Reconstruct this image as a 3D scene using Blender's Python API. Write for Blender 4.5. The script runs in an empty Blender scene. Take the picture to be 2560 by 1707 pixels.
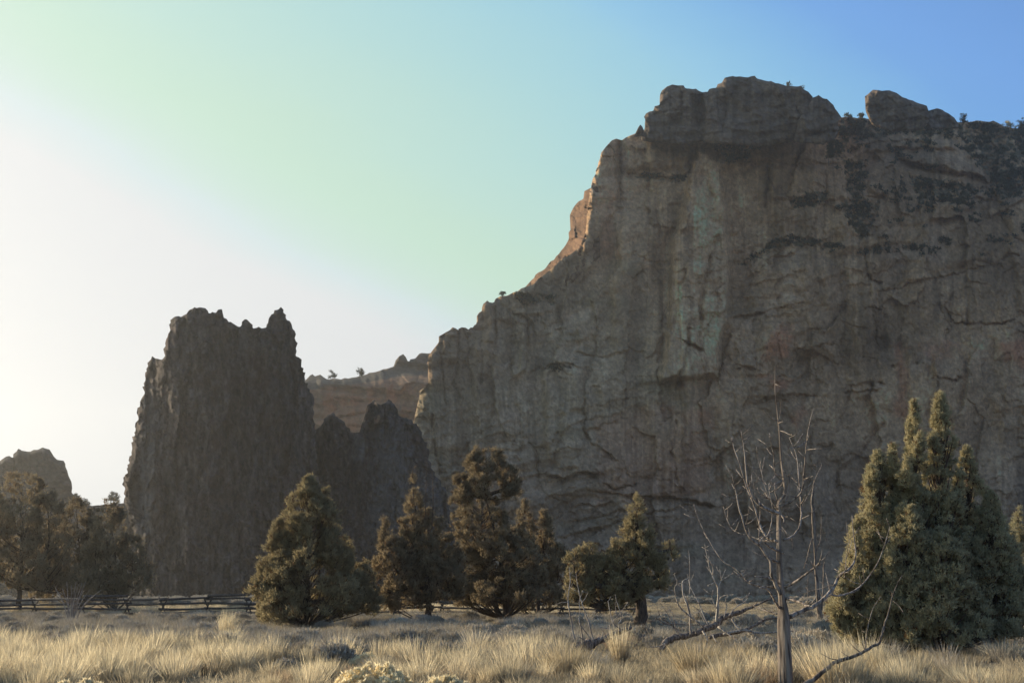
import bpy, math, random
import numpy as np
from mathutils import Vector

# ------------------------------------------------------------------ camera, sky, sun, exposure
SC = bpy.context.scene
COL = SC.collection
IW, IH, F = 2560.0, 1707.0, 2745.0
HORIZON = 1480.0
CAMZ = 1.6
PITCH = math.atan((HORIZON - IH / 2) / F)
CP, SP = math.cos(PITCH), math.sin(PITCH)

cam_d = bpy.data.cameras.new('camera')
cam = bpy.data.objects.new('camera', cam_d)
COL.objects.link(cam)
cam.location = (0, 0, CAMZ)
cam.rotation_euler = (math.radians(90) + PITCH, 0, 0)
cam_d.sensor_width = 36.0
cam_d.lens = F / IW * 36.0
cam_d.clip_start = 0.1
cam_d.clip_end = 12000
SC.camera = cam

SUN_AZ = math.radians(-56)      # left of straight ahead
SUN_EL = math.radians(16)
SUN_DIR = Vector((math.sin(SUN_AZ) * math.cos(SUN_EL), math.cos(SUN_AZ) * math.cos(SUN_EL), math.sin(SUN_EL)))

sd = bpy.data.lights.new('sun', 'SUN')
sd.energy = 5.0
sd.angle = math.radians(0.5)
sd.color = (1.0, 0.86, 0.64)
so = bpy.data.objects.new('sun', sd)
COL.objects.link(so)
so.rotation_euler = SUN_DIR.to_track_quat('Z', 'Y').to_euler()

SC.view_settings.view_transform = 'Standard'
SC.view_settings.look = 'None'
SC.view_settings.exposure = 0.45
SC.view_settings.gamma = 1.0
SC.view_settings.use_curve_mapping = False

world = bpy.data.worlds.new('World')
SC.world = world
world.use_nodes = True
wn, wl = world.node_tree.nodes, world.node_tree.links
wn.clear()
def WN(t, **k):
    n = wn.new(t)
    for a, b in k.items():
        setattr(n, a, b)
    return n
w_out = WN('ShaderNodeOutputWorld')
w_bg = WN('ShaderNodeBackground')
w_bg.inputs['Strength'].default_value = 0.05
sky = WN('ShaderNodeTexSky', sky_type='NISHITA')
sky.sun_disc = False
sky.sun_elevation = SUN_EL
sky.sun_rotation = SUN_AZ
sky.air_density = 1.0
sky.dust_density = 0.5
sky.ozone_density = 3.0
# thin high haze that brightens towards the sun (forward scattering)
tc = WN('ShaderNodeTexCoord')
dotn = WN('ShaderNodeVectorMath', operation='DOT_PRODUCT')
dotn.inputs[1].default_value = SUN_DIR
wl.new(tc.outputs['Generated'], dotn.inputs[0])
cn = WN('ShaderNodeTexNoise')
cn.inputs['Scale'].default_value = 2.2
cn.inputs['Detail'].default_value = 5
cmap = WN('ShaderNodeMapping')
cmap.inputs['Rotation'].default_value = (0.3, 0.9, 0.2)
cmap.inputs['Scale'].default_value = (1.0, 1.6, 3.6)
wl.new(tc.outputs['Generated'], cmap.inputs[0])
wl.new(cmap.outputs[0], cn.inputs['Vector'])
cadd = WN('ShaderNodeMath', operation='MULTIPLY_ADD')
cadd.inputs[1].default_value = 0.10
wl.new(cn.outputs[0], cadd.inputs[0])
wl.new(dotn.outputs['Value'], cadd.inputs[2])
# the veil is thick towards the horizon and thins out higher up
sepz = WN('ShaderNodeSeparateXYZ')
wl.new(tc.outputs['Generated'], sepz.inputs[0])
zs = WN('ShaderNodeMath', operation='SUBTRACT'); zs.inputs[1].default_value = 0.22
wl.new(sepz.outputs['Z'], zs.inputs[0])
zm = WN('ShaderNodeMath', operation='MAXIMUM'); zm.inputs[1].default_value = 0.0
wl.new(zs.outputs[0], zm.inputs[0])
gk = WN('ShaderNodeMath', operation='MULTIPLY_ADD'); gk.inputs[1].default_value = -1.6
wl.new(zm.outputs[0], gk.inputs[0]); wl.new(cadd.outputs[0], gk.inputs[2])
gm = WN('ShaderNodeMath', operation='MULTIPLY_ADD'); gm.inputs[1].default_value = 1 / 1.5; gm.inputs[2].default_value = 0.5 / 1.5
wl.new(gk.outputs[0], gm.inputs[0])
ramp = WN('ShaderNodeValToRGB')
cr = ramp.color_ramp
# (veil parameter from -0.5 to 1, radiance of the veil)
stops = [(-0.5, (0.045, 0.06, 0.09)), (0.03, (0.085, 0.22, 0.52)), (0.19, (0.20, 0.385, 0.36)), (0.46, (0.335, 0.43, 0.215)),
         (0.62, (0.32, 0.41, 0.14)), (0.74, (0.47, 0.53, 0.42)), (0.87, (0.62, 0.63, 0.60)), (1.0, (0.75, 0.74, 0.66))]
stops = [((p + .5) / 1.5, c) for p, c in stops]
cr.interpolation = 'B_SPLINE'
while len(cr.elements) < len(stops):
    cr.elements.new(0.5)
for e, (p, c) in zip(cr.elements, stops):
    e.position = p
    e.color = (*c, 1)
wl.new(gm.outputs[0], ramp.inputs[0])
vs = WN('ShaderNodeVectorMath', operation='SCALE')
vs.inputs['Scale'].default_value = 1 / 0.05
wl.new(ramp.outputs[0], vs.inputs[0])
sk = WN('ShaderNodeVectorMath', operation='MULTIPLY')
sk.inputs[1].default_value = (0.9, 1.0, 1.25)
wl.new(sky.outputs[0], sk.inputs[0])
ad = WN('ShaderNodeVectorMath', operation='ADD')
wl.new(sk.outputs[0], ad.inputs[0])
wl.new(vs.outputs[0], ad.inputs[1])
mn = WN('ShaderNodeVectorMath', operation='MINIMUM')
mn.inputs[1].default_value = (0.548 / 0.05, 0.566 / 0.05, 0.585 / 0.05)
wl.new(ad.outputs[0], mn.inputs[0])
wl.new(mn.outputs[0], w_bg.inputs['Color'])
wl.new(w_bg.outputs[0], w_out.inputs['Surface'])

SC.cycles.use_denoising = True
SC.cycles.max_bounces = 6
SC.cycles.diffuse_bounces = 3
SC.cycles.transparent_max_bounces = 8
SC.cycles.volume_bounces = 0

# ------------------------------------------------------------------ helpers
R = random.Random(7)
RN = np.random.default_rng(11)

def P(px, py, Y):
    """The point of the plane y = Y that projects to pixel (px, py) of the photograph."""
    px = np.asarray(px, float); py = np.asarray(py, float)
    cx = (px - IW / 2) / F
    cy = -(py - IH / 2) / F
    dy = CP - cy * SP
    dz = SP + cy * CP
    t = Y / dy
    return np.stack([cx * t, dy * t, CAMZ + dz * t], -1)

def G(px, py, z=0.0):
    """The ground point seen at the pixel."""
    cx = (px - IW / 2) / F
    cy = -(py - IH / 2) / F
    dy = CP - cy * SP
    dz = SP + cy * CP
    t = (z - CAMZ) / dz
    return np.array([cx * t, dy * t, z])

def tag(o, label=None, cat=None, group=None, kind=None):
    if label: o['label'] = label
    if cat: o['category'] = cat
    if group: o['group'] = group
    if kind: o['kind'] = kind
    return o

def mesh_data(name, verts, faces, mat, cols=None, smooth=False):
    verts = np.asarray(verts, np.float32)
    faces = np.asarray(faces, np.int32)
    me = bpy.data.meshes.new(name)
    k = faces.shape[1]
    me.vertices.add(len(verts))
    me.vertices.foreach_set('co', verts.ravel())
    me.loops.add(faces.size)
    me.loops.foreach_set('vertex_index', faces.ravel())
    me.polygons.add(len(faces))
    me.polygons.foreach_set('loop_start', np.arange(0, faces.size, k, dtype=np.int32))
    if smooth:
        me.polygons.foreach_set('use_smooth', np.ones(len(faces), bool))
    if cols is not None:
        a = me.color_attributes.new('col', 'FLOAT_COLOR', 'POINT')
        c4 = np.ones((len(verts), 4), np.float32)
        c4[:, :3] = cols
        a.data.foreach_set('color', c4.ravel())
    me.materials.append(mat)
    me.update(calc_edges=True)
    me.validate()
    return me

def link(name, me, parent=None, loc=None):
    o = bpy.data.objects.new(name, me)
    COL.objects.link(o)
    if parent: o.parent = parent
    if loc is not None: o.location = tuple(float(v) for v in loc)
    return o

def empty(name, loc):
    return link(name, None, None, loc)

def _h(ix, iy, seed):
    h = (ix.astype(np.int64) * 374761393 + iy.astype(np.int64) * 668265263 + seed * 974634777) & 0xFFFFFFFF
    h = ((h ^ (h >> 13)) * 1274126177) & 0xFFFFFFFF
    h = h ^ (h >> 16)
    return (h & 0xFFFF) / 65535.0

def vn(x, y, seed=0):
    ix = np.floor(x).astype(np.int64); iy = np.floor(y).astype(np.int64)
    fx = x - ix; fy = y - iy
    fx = fx * fx * fx * (fx * (fx * 6 - 15) + 10); fy = fy * fy * fy * (fy * (fy * 6 - 15) + 10)
    a = _h(ix, iy, seed); b = _h(ix + 1, iy, seed); c = _h(ix, iy + 1, seed); d = _h(ix + 1, iy + 1, seed)
    return (a + (b - a) * fx) * (1 - fy) + (c + (d - c) * fx) * fy

def fbm(x, y, o=4, seed=0, gain=0.5):
    s = 0; a = 1; t = 0
    for i in range(o):
        s = s + a * vn(x * 2 ** i + 17.3 * i, y * 2 ** i - 9.1 * i, seed + i)
        t += a; a *= gain
    return s / t * 2 - 1          # about -1..1

def ridged(x, y, o=3, seed=0):
    s = 0; a = 1; t = 0
    for i in range(o):
        s = s + a * (1 - np.abs(vn(x * 2 ** i, y * 2 ** i, seed + i) * 2 - 1)); t += a; a *= 0.5
    return s / t

def cells(x, y, seed):
    """broken blocks: every cell of a jittered lattice has its own offset and tilt; also the distance to the joint"""
    ix = np.floor(x).astype(np.int64); iy = np.floor(y).astype(np.int64)
    b1 = np.full(x.shape, 1e9); b2 = np.full(x.shape, 1e9); h = np.zeros(x.shape)
    for i in (-1, 0, 1):
        for j in (-1, 0, 1):
            cx = ix + i; cy = iy + j
            qx = cx + .15 + .7 * _h(cx, cy, seed); qy = cy + .15 + .7 * _h(cx, cy, seed + 1)
            dx = x - qx; dy = y - qy
            d = dx * dx + dy * dy
            v = (_h(cx, cy, seed + 2) - .5) + 1.3 * (_h(cx, cy, seed + 3) - .5) * dx + 1.3 * (_h(cx, cy, seed + 4) - .5) * dy
            m = d < b1
            b2 = np.where(m, b1, np.minimum(b2, d)); h = np.where(m, v, h); b1 = np.where(m, d, b1)
    return h, np.sqrt(b2) - np.sqrt(b1)

def sst(x):
    x = np.clip(x, 0, 1)
    return x * x * (3 - 2 * x)

def poly_near(px, py, poly, closed=False):
    """distance, signed side and nearest point to a polyline (flat arrays)"""
    poly = np.asarray(poly, float)
    n = len(poly)
    best = np.full(px.shape, 1e18); side = np.zeros(px.shape); nx = np.zeros(px.shape); ny = np.zeros(px.shape)
    for i in range(n if closed else n - 1):
        ax, ay = poly[i]; bx, by = poly[(i + 1) % n]
        dx, dy = bx - ax, by - ay
        L2 = dx * dx + dy * dy + 1e-9
        t = np.clip(((px - ax) * dx + (py - ay) * dy) / L2, 0, 1)
        qx = ax + t * dx; qy = ay + t * dy
        d = (px - qx) ** 2 + (py - qy) ** 2
        m = d < best
        best = np.where(m, d, best)
        side = np.where(m, dx * (py - ay) - dy * (px - ax), side)
        nx = np.where(m, qx, nx); ny = np.where(m, qy, ny)
    return np.sqrt(best), side, nx, ny

def inside(px, py, poly):
    poly = np.asarray(poly, float)
    r = np.zeros(px.shape, bool)
    n = len(poly)
    for i in range(n):
        ax, ay = poly[i]; bx, by = poly[(i + 1) % n]
        if ay == by: continue
        c = (ay > py) != (by > py)
        x = ax + (py - ay) * (bx - ax) / (by - ay)
        r ^= c & (px < x)
    return r

def rough_poly(pts, amp=3.0, seg=8.0, seed=1, fixed_below=1440):
    rr = random.Random(seed)
    out = []
    n = len(pts)
    for i in range(n):
        a = pts[i]; b = pts[(i + 1) % n]
        L = math.hypot(b[0] - a[0], b[1] - a[1])
        k = max(1, int(L / seg))
        if max(a[1], b[1]) > fixed_below: k = 1
        for j in range(k):
            t = j / k
            x = a[0] + (b[0] - a[0]) * t; y = a[1] + (b[1] - a[1]) * t
            if j or k > 1:
                q = min(amp, L * 0.25)
                x += rr.uniform(-q, q); y += rr.uniform(-q, q)
            out.append((x, y))
    return out

# ------------------------------------------------------------------ materials
def new_mat(name):
    m = bpy.data.materials.new(name)
    m.use_nodes = True
    nt = m.node_tree
    nt.nodes.clear()
    return m, nt.nodes, nt.links

def rock_mat(name, scale=1.0, bump=0.5, streak=0.35, rough=0.95):
    m, n, l = new_mat(name)
    out = n.new('ShaderNodeOutputMaterial'); b = n.new('ShaderNodeBsdfPrincipled')
    b.inputs['Roughness'].default_value = rough
    b.inputs['Specular IOR Level'].default_value = 0.12
    vc = n.new('ShaderNodeVertexColor'); vc.layer_name = 'col'
    tc = n.new('ShaderNodeTexCoord')
    mp = n.new('ShaderNodeMapping'); mp.inputs['Scale'].default_value = (0.35 * scale, 0.35 * scale, 0.05 * scale)
    l.new(tc.outputs['Object'], mp.inputs[0])
    n1 = n.new('ShaderNodeTexNoise'); n1.inputs['Scale'].default_value = 1.0; n1.inputs['Detail'].default_value = 6
    l.new(mp.outputs[0], n1.inputs['Vector'])
    n2 = n.new('ShaderNodeTexNoise'); n2.inputs['Scale'].default_value = 0.55 * scale; n2.inputs['Detail'].default_value = 9
    n2.inputs['Roughness'].default_value = 0.7
    l.new(tc.outputs['Object'], n2.inputs['Vector'])
    r1 = n.new('ShaderNodeMapRange'); r1.inputs[1].default_value = 0.3; r1.inputs[2].default_value = 0.7
    r1.inputs[3].default_value = 1 - streak; r1.inputs[4].default_value = 1 + streak * 0.6
    l.new(n1.outputs[0], r1.inputs[0])
    r2 = n.new('ShaderNodeMapRange'); r2.inputs[1].default_value = 0.3; r2.inputs[2].default_value = 0.72
    r2.inputs[3].default_value = 0.62; r2.inputs[4].default_value = 1.32
    l.new(n2.outputs[0], r2.inputs[0])
    mu = n.new('ShaderNodeMath'); mu.operation = 'MULTIPLY'
    l.new(r1.outputs[0], mu.inputs[0]); l.new(r2.outputs[0], mu.inputs[1])
    sc = n.new('ShaderNodeVectorMath'); sc.operation = 'SCALE'
    l.new(vc.outputs[0], sc.inputs[0]); l.new(mu.outputs[0], sc.inputs['Scale'])
    l.new(sc.outputs[0], b.inputs['Base Color'])
    n3 = n.new('ShaderNodeTexNoise'); n3.inputs['Scale'].default_value = 0.9 * scale; n3.inputs['Detail'].default_value = 10
    n3.inputs['Roughness'].default_value = 0.65
    l.new(tc.outputs['Object'], n3.inputs['Vector'])
    ad = n.new('ShaderNodeMath'); ad.operation = 'ADD'
    l.new(n3.outputs[0], ad.inputs[0]); l.new(n1.outputs[0], ad.inputs[1])
    bp = n.new('ShaderNodeBump'); bp.inputs['Strength'].default_value = 0.9; bp.inputs['Distance'].default_value = bump
    l.new(ad.outputs[0], bp.inputs['Height']); l.new(bp.outputs[0], b.inputs['Normal'])
    l.new(b.outputs[0], out.inputs[0])
    return m

def leaf_mat(name, trans=0.3, rnd=0.25, base=(1, 1, 1)):
    """vertex colour, a little translucent, value varied per object or instance"""
    m, n, l = new_mat(name)
    out = n.new('ShaderNodeOutputMaterial')
    vc = n.new('ShaderNodeVertexColor'); vc.layer_name = 'col'
    oi = n.new('ShaderNodeObjectInfo')
    mr = n.new('ShaderNodeMapRange'); mr.inputs[3].default_value = 1 - rnd; mr.inputs[4].default_value = 1 + rnd
    l.new(oi.outputs['Random'], mr.inputs[0])
    s = n.new('ShaderNodeVectorMath'); s.operation = 'SCALE'
    l.new(vc.outputs[0], s.inputs[0]); l.new(mr.outputs[0], s.inputs['Scale'])
    s2 = n.new('ShaderNodeVectorMath'); s2.operation = 'MULTIPLY'; s2.inputs[1].default_value = base
    l.new(s.outputs[0], s2.inputs[0])
    d = n.new('ShaderNodeBsdfDiffuse'); t = n.new('ShaderNodeBsdfTranslucent')
    l.new(s2.outputs[0], d.inputs[0]); l.new(s2.outputs[0], t.inputs[0])
    mx = n.new('ShaderNodeMixShader'); mx.inputs[0].default_value = trans
    l.new(d.outputs[0], mx.inputs[1]); l.new(t.outputs[0], mx.inputs[2])
    l.new(mx.outputs[0], out.inputs[0])
    return m

def wood_mat(name, c1, c2, scale=6.0):
    m, n, l = new_mat(name)
    out = n.new('ShaderNodeOutputMaterial'); b = n.new('ShaderNodeBsdfPrincipled')
    b.inputs['Roughness'].default_value = 0.85
    b.inputs['Specular IOR Level'].default_value = 0.2
    tc = n.new('ShaderNodeTexCoord'); mp = n.new('ShaderNodeMapping')
    mp.inputs['Scale'].default_value = (scale * 2, scale * 2, scale * 0.2)
    l.new(tc.outputs['Object'], mp.inputs[0])
    n1 = n.new('ShaderNodeTexNoise'); n1.inputs['Scale'].default_value = 1.6; n1.inputs['Detail'].default_value = 7
    l.new(mp.outputs[0], n1.inputs['Vector'])
    cr = n.new('ShaderNodeValToRGB')
    cr.color_ramp.elements[0].position = 0.38; cr.color_ramp.elements[0].color = (*c1, 1)
    cr.color_ramp.elements[1].position = 0.62; cr.color_ramp.elements[1].color = (*c2, 1)
    l.new(n1.outputs[0], cr.inputs[0]); l.new(cr.outputs[0], b.inputs['Base Color'])
    bp = n.new('ShaderNodeBump'); bp.inputs['Strength'].default_value = 0.8; bp.inputs['Distance'].default_value = 0.03
    l.new(n1.outputs[0], bp.inputs['Height']); l.new(bp.outputs[0], b.inputs['Normal'])
    l.new(b.outputs[0], out.inputs[0])
    return m

M_TUFF = rock_mat('welded_tuff', 1.0, 0.5, 0.13)
M_DARK = rock_mat('dark_basalt', 1.4, 0.7, 0.35)
M_FAR = rock_mat('far_rock', 0.5, 0.8, 0.25)
M_LEAF = leaf_mat('juniper_foliage', 0.42, 0.12)
M_GRASS = leaf_mat('dry_grass', 0.6, 0.22)
M_SAGE = leaf_mat('sagebrush_twigs', 0.15, 0.25)
M_BRUSH = leaf_mat('rabbitbrush_seed', 0.5, 0.05)
M_BARK = wood_mat('juniper_bark', (0.05, 0.035, 0.025), (0.16, 0.11, 0.075))
M_DEAD = wood_mat('weathered_deadwood', (0.075, 0.055, 0.043), (0.32, 0.255, 0.20))
M_RAIL = wood_mat('weathered_rail', (0.05, 0.042, 0.035), (0.12, 0.10, 0.085))
M_BRANCH = wood_mat('dead_branch_wood', (0.11, 0.083, 0.065), (0.46, 0.38, 0.31))
M_PALE = wood_mat('pale_deadwood', (0.20, 0.16, 0.13), (0.52, 0.45, 0.37))
M_STICK = wood_mat('bare_twig', (0.22, 0.18, 0.15), (0.42, 0.36, 0.30))

# ------------------------------------------------------------------ rocks: traced outline, own relief, real depth
def rock_body(name, poly, step, depth, colour, mat, thick=40.0, amp=3.0, seg=9.0, seed=1, round_r=12.0, round_b=4.0, centre=None):
    rp = rough_poly(poly, amp, seg, seed)
    arr = np.array(rp)
    x0, y0 = arr.min(0) - step; x1, y1 = arr.max(0) + step
    xs = np.arange(x0, x1 + step, step); ys = np.arange(y0, y1 + step, step)
    GX, GY = np.meshgrid(xs, ys)
    ins = inside(GX.ravel(), GY.ravel(), rp).reshape(GX.shape)
    cell = ins[:-1, :-1] | ins[1:, :-1] | ins[:-1, 1:] | ins[1:, 1:]
    ny, nx = GX.shape
    idx = np.arange(ny * nx).reshape(ny, nx)
    cy, cx = np.nonzero(cell)
    f = np.stack([idx[cy, cx], idx[cy + 1, cx], idx[cy + 1, cx + 1], idx[cy, cx + 1]], 1)
    used = np.unique(f)
    remap = np.full(ny * nx, -1, np.int64); remap[used] = np.arange(len(used))
    f = remap[f]
    px = GX.ravel()[used].copy(); py = GY.ravel()[used].copy(); inn = ins.ravel()[used]
    o = ~inn
    _, _, qx, qy = poly_near(px[o], py[o], rp, True)
    px[o] = qx; py[o] = qy
    # distance to the outline on a coarse grid, for the rounding of the edges
    cs = step * 5
    cxs = np.arange(x0, x1 + 2 * cs, cs); cys = np.arange(y0, y1 + 2 * cs, cs)
    CX, CY = np.meshgrid(cxs, cys)
    D, _, _, _ = poly_near(CX.ravel(), CY.ravel(), poly, True)
    D = D.reshape(CX.shape) * np.where(inside(CX.ravel(), CY.ravel(), poly).reshape(CX.shape), 1, -1)
    u = (px - x0) / cs; v = (py - y0) / cs
    iu = u.astype(int); iv = v.astype(int); fu = u - iu; fv = v - iv
    d = (D[iv, iu] * (1 - fu) + D[iv, iu + 1] * fu) * (1 - fv) + (D[iv + 1, iu] * (1 - fu) + D[iv + 1, iu + 1] * fu) * fv
    d = np.maximum(d, 0)
    t = 1 - np.clip(d / round_r, 0, 1)
    Y = depth(px, py) + round_b * (1 - np.sqrt(np.clip(1 - t * t, 0, 1)))
    V = P(px, py, Y)
    C = colour(px, py, Y)
    # sides and back
    e = np.concatenate([f[:, [0, 1]], f[:, [1, 2]], f[:, [2, 3]], f[:, [3, 0]]])
    es = np.sort(e, 1)
    key = es[:, 0] * (len(used) + 1) + es[:, 1]
    uq, first, cnt = np.unique(key, return_index=True, return_counts=True)
    be = e[first[cnt == 1]]
    bv = np.unique(be)
    rm = np.full(len(used), -1, np.int64)
    if centre is None: centre = (arr[:, 0].mean(), arr[:, 1].max() - 0.15 * (y1 - y0))
    verts = [V]; cols = [C]; faces = [f]
    prev = np.arange(len(used)); base = len(used)
    for k, (tk, sk_) in enumerate([(0.12, 0.02), (0.4, 0.10), (1.0, 0.35)]):
        qx = px[bv] + (centre[0] - px[bv]) * sk_; qy = py[bv] + (centre[1] - py[bv]) * sk_
        verts.append(P(qx, qy, Y[bv] + thick * tk)); cols.append(C[bv])
        cur = np.full(len(used), -1, np.int64); cur[bv] = base + np.arange(len(bv))
        faces.append(np.stack([prev[be[:, 1]], prev[be[:, 0]], cur[be[:, 0]], cur[be[:, 1]]], 1))
        prev = cur; base += len(bv)
    verts.append(P(np.array([centre[0]]), np.array([centre[1]]), float(Y.mean()) + thick * 1.1)); cols.append(C[:1])
    cap = np.stack([prev[be[:, 1]], prev[be[:, 0]], np.full(len(be), base), np.full(len(be), base)], 1)
    V = np.concatenate(verts); C = np.concatenate(cols)
    F4 = np.concatenate(faces)
    tri = np.concatenate([F4[:, [0, 1, 2]], F4[:, [0, 2, 3]], cap[:, :3]])
    # drop degenerate triangles made by snapping
    a, b, c = V[tri[:, 0]], V[tri[:, 1]], V[tri[:, 2]]
    ar = np.linalg.norm(np.cross(b - a, c - a), axis=1)
    tri = tri[ar > 1e-7]
    org = np.array([V[:, 0].mean(), V[:, 1].mean(), 0.0])
    me = mesh_data(name, V - org, tri, mat, C, smooth=False)
    return link(name, me, None, org)

def local(px, py, poly, margin):
    a = np.asarray(poly, float)
    return (px > a[:, 0].min() - margin) & (px < a[:, 0].max() + margin) & (py > a[:, 1].min() - margin) & (py < a[:, 1].max() + margin)

def groove(R_, px, py, line, d, wneg, wpos, lip=0.0):
    """recess along a line; wneg/wpos are its widths on the upper/left... (side<0) and lower (side>0) hand"""
    m = local(px, py, line, 4 * max(wneg, wpos) + 12)
    x = px[m] + 6 * fbm(px[m] / 18, py[m] / 18, 4, 91); y = py[m] + 6 * fbm(px[m] / 14, py[m] / 14, 3, 97)
    dist, side, _, _ = poly_near(x, y, line)
    a = np.asarray(line, float)
    L0 = np.hypot(x - a[0][0], y - a[0][1]); L1 = np.hypot(x - a[-1][0], y - a[-1][1])
    w = np.where(side > 0, wpos, wneg)
    w = w * (0.42 + 0.5 * vn(px[m] / 23, py[m] / 23, 77))
    g = -.78 * d * np.exp(-(dist / w) ** 2) * (0.25 + 1.1 * vn(px[m] / 34, py[m] / 34, 79))
    g = g + lip * np.exp(-(dist / 16) ** 2) * (side <= 0)
    R_[m] += g

# name: list of (line, depth m, width above/right side<0, width below side>0, lip)
HORZ = [  # drawn left to right: side > 0 is below
    ([(1718, 822), (1747, 816)], 4, 2, 7, 1), ([(1718, 856), (1733, 862), (1748, 868)], 8, 2, 16, 1),
    ([(2170, 690), (2180, 700), (2200, 706)], 6, 5, 7, .5),
    ([(2200, 728), (2247, 719), (2307, 698), (2366, 692), (2426, 674), (2477, 660)], 2.6, 3, 7, 1.0),
    ([(1828, 793), (1860, 791), (1899, 783)], 4.5, 3, 8, 1.2), ([(1899, 783), (1961, 764), (2015, 755)], 1.8, 2, 5, .6),
    ([(2119, 808), (2143, 817), (2164, 819)], 3.5, 1.5, 4, .6), ([(2369, 776), (2387, 805), (2417, 808)], 3, 1.5, 3.5, .5),
    ([(2417, 808), (2480, 811), (2509, 808), (2533, 797)], 3.2, 3, 6, .6), ([(2039, 864), (2063, 861), (2089, 864)], 3, 2, 5, .6),
    ([(2045, 883), (2060, 890), (2086, 907)], 2.4, 2, 10, .5), ([(2334, 944), (2360, 941), (2384, 947), (2405, 943)], 3.5, 2, 6, .6),
    ([(2113, 978), (2143, 981), (2188, 975)], 2.6, 2, 7, .6), ([(2433, 651), (2477, 655)], 4, 5, 6, .6),
    ([(2506, 648), (2524, 636), (2545, 637)], 4, 3, 6, .6), ([(2194, 959), (2208, 957)], 4, 3, 5, .3),
    ([(1846, 922), (1860, 919), (1887, 923)], 2.6, 1.5, 4, .8), ([(2170, 772), (2185, 770), (2200, 773)], 5, 4, 6, .4),
    ([(1572, 437), (1607, 437), (1637, 440), (1682, 446), (1721, 436)], 2.6, 3, 8, .6),
    ([(1379, 1189), (1409, 1196), (1438, 1184), (1462, 1180), (1489, 1183)], 9, 2.5, 10, 2.0),
    ([(1519, 1211), (1534, 1220), (1557, 1215), (1587, 1211)], 4, 2, 6, .8),
    ([(1569, 1238), (1617, 1241), (1677, 1241), (1736, 1253), (1778, 1262)], 7, 2, 12, 1.6),
    ([(1617, 1281), (1677, 1272), (1721, 1262)], 3, 2, 8, 1.2), ([(1438, 1264), (1453, 1259), (1498, 1263), (1522, 1256)], 3, 2, 9, 1.2),
    ([(1650, 1294), (1677, 1288)], 3, 2, 5, .6), ([(1430, 1300), (1500, 1290), (1560, 1272)], 2, 2, 6, 1),
    ([(1410, 1340), (1480, 1325), (1560, 1300)], 2, 2, 7, 1), ([(1480, 1226), (1520, 1232), (1570, 1236)], 2.4, 2, 8, 1),
    ([(1290, 782), (1311, 788), (1328, 807), (1338, 830)], 3, 3, 9, .6), ([(1328, 930), (1367, 911), (1396, 904), (1439, 914)], 2, 3, 7, .8),
    ([(1462, 1074), (1474, 1104), (1500, 1120), (1537, 1145)], 3.6, 2, 12, .6), ([(1880, 1010), (1960, 985), (2040, 990)], 1.6, 2, 6, .6),
    ([(1600, 640), (1640, 655), (1690, 650)], 1.0, 3, 8, .4), ([(1440, 880), (1500, 895), (1560, 880)], 1.4, 3, 8, .5),
    ([(1930, 340), (1990, 336), (2040, 345), (2100, 338)], 3, 2, 8, 1), ([(1820, 404), (1880, 408), (1990, 410), (2090, 408)], 2.5, 2, 7, 1),
    ([(2130, 372), (2200, 352), (2330, 356)], 3, 3, 9, 1), ([(2255, 400), (2320, 422), (2400, 436)], 6, 3, 12, 1.5),
    ([(2400, 430), (2440, 440), (2465, 452)], 5, 3, 12, 1.0), ([(2168, 490), (2200, 492), (2215, 496)], 5, 3, 6, .5),
    ([(2440, 497), (2480, 500), (2500, 505)], 3, 3, 6, 1.0), ([(2530, 470), (2560, 462)], 4, 3, 6, .5),
    ([(1500, 387), (1540, 392), (1550, 390)], 1.4, 2, 4, .5), ([(2050, 512), (2100, 522), (2130, 500)], 2, 2, 8, .8),
]
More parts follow.
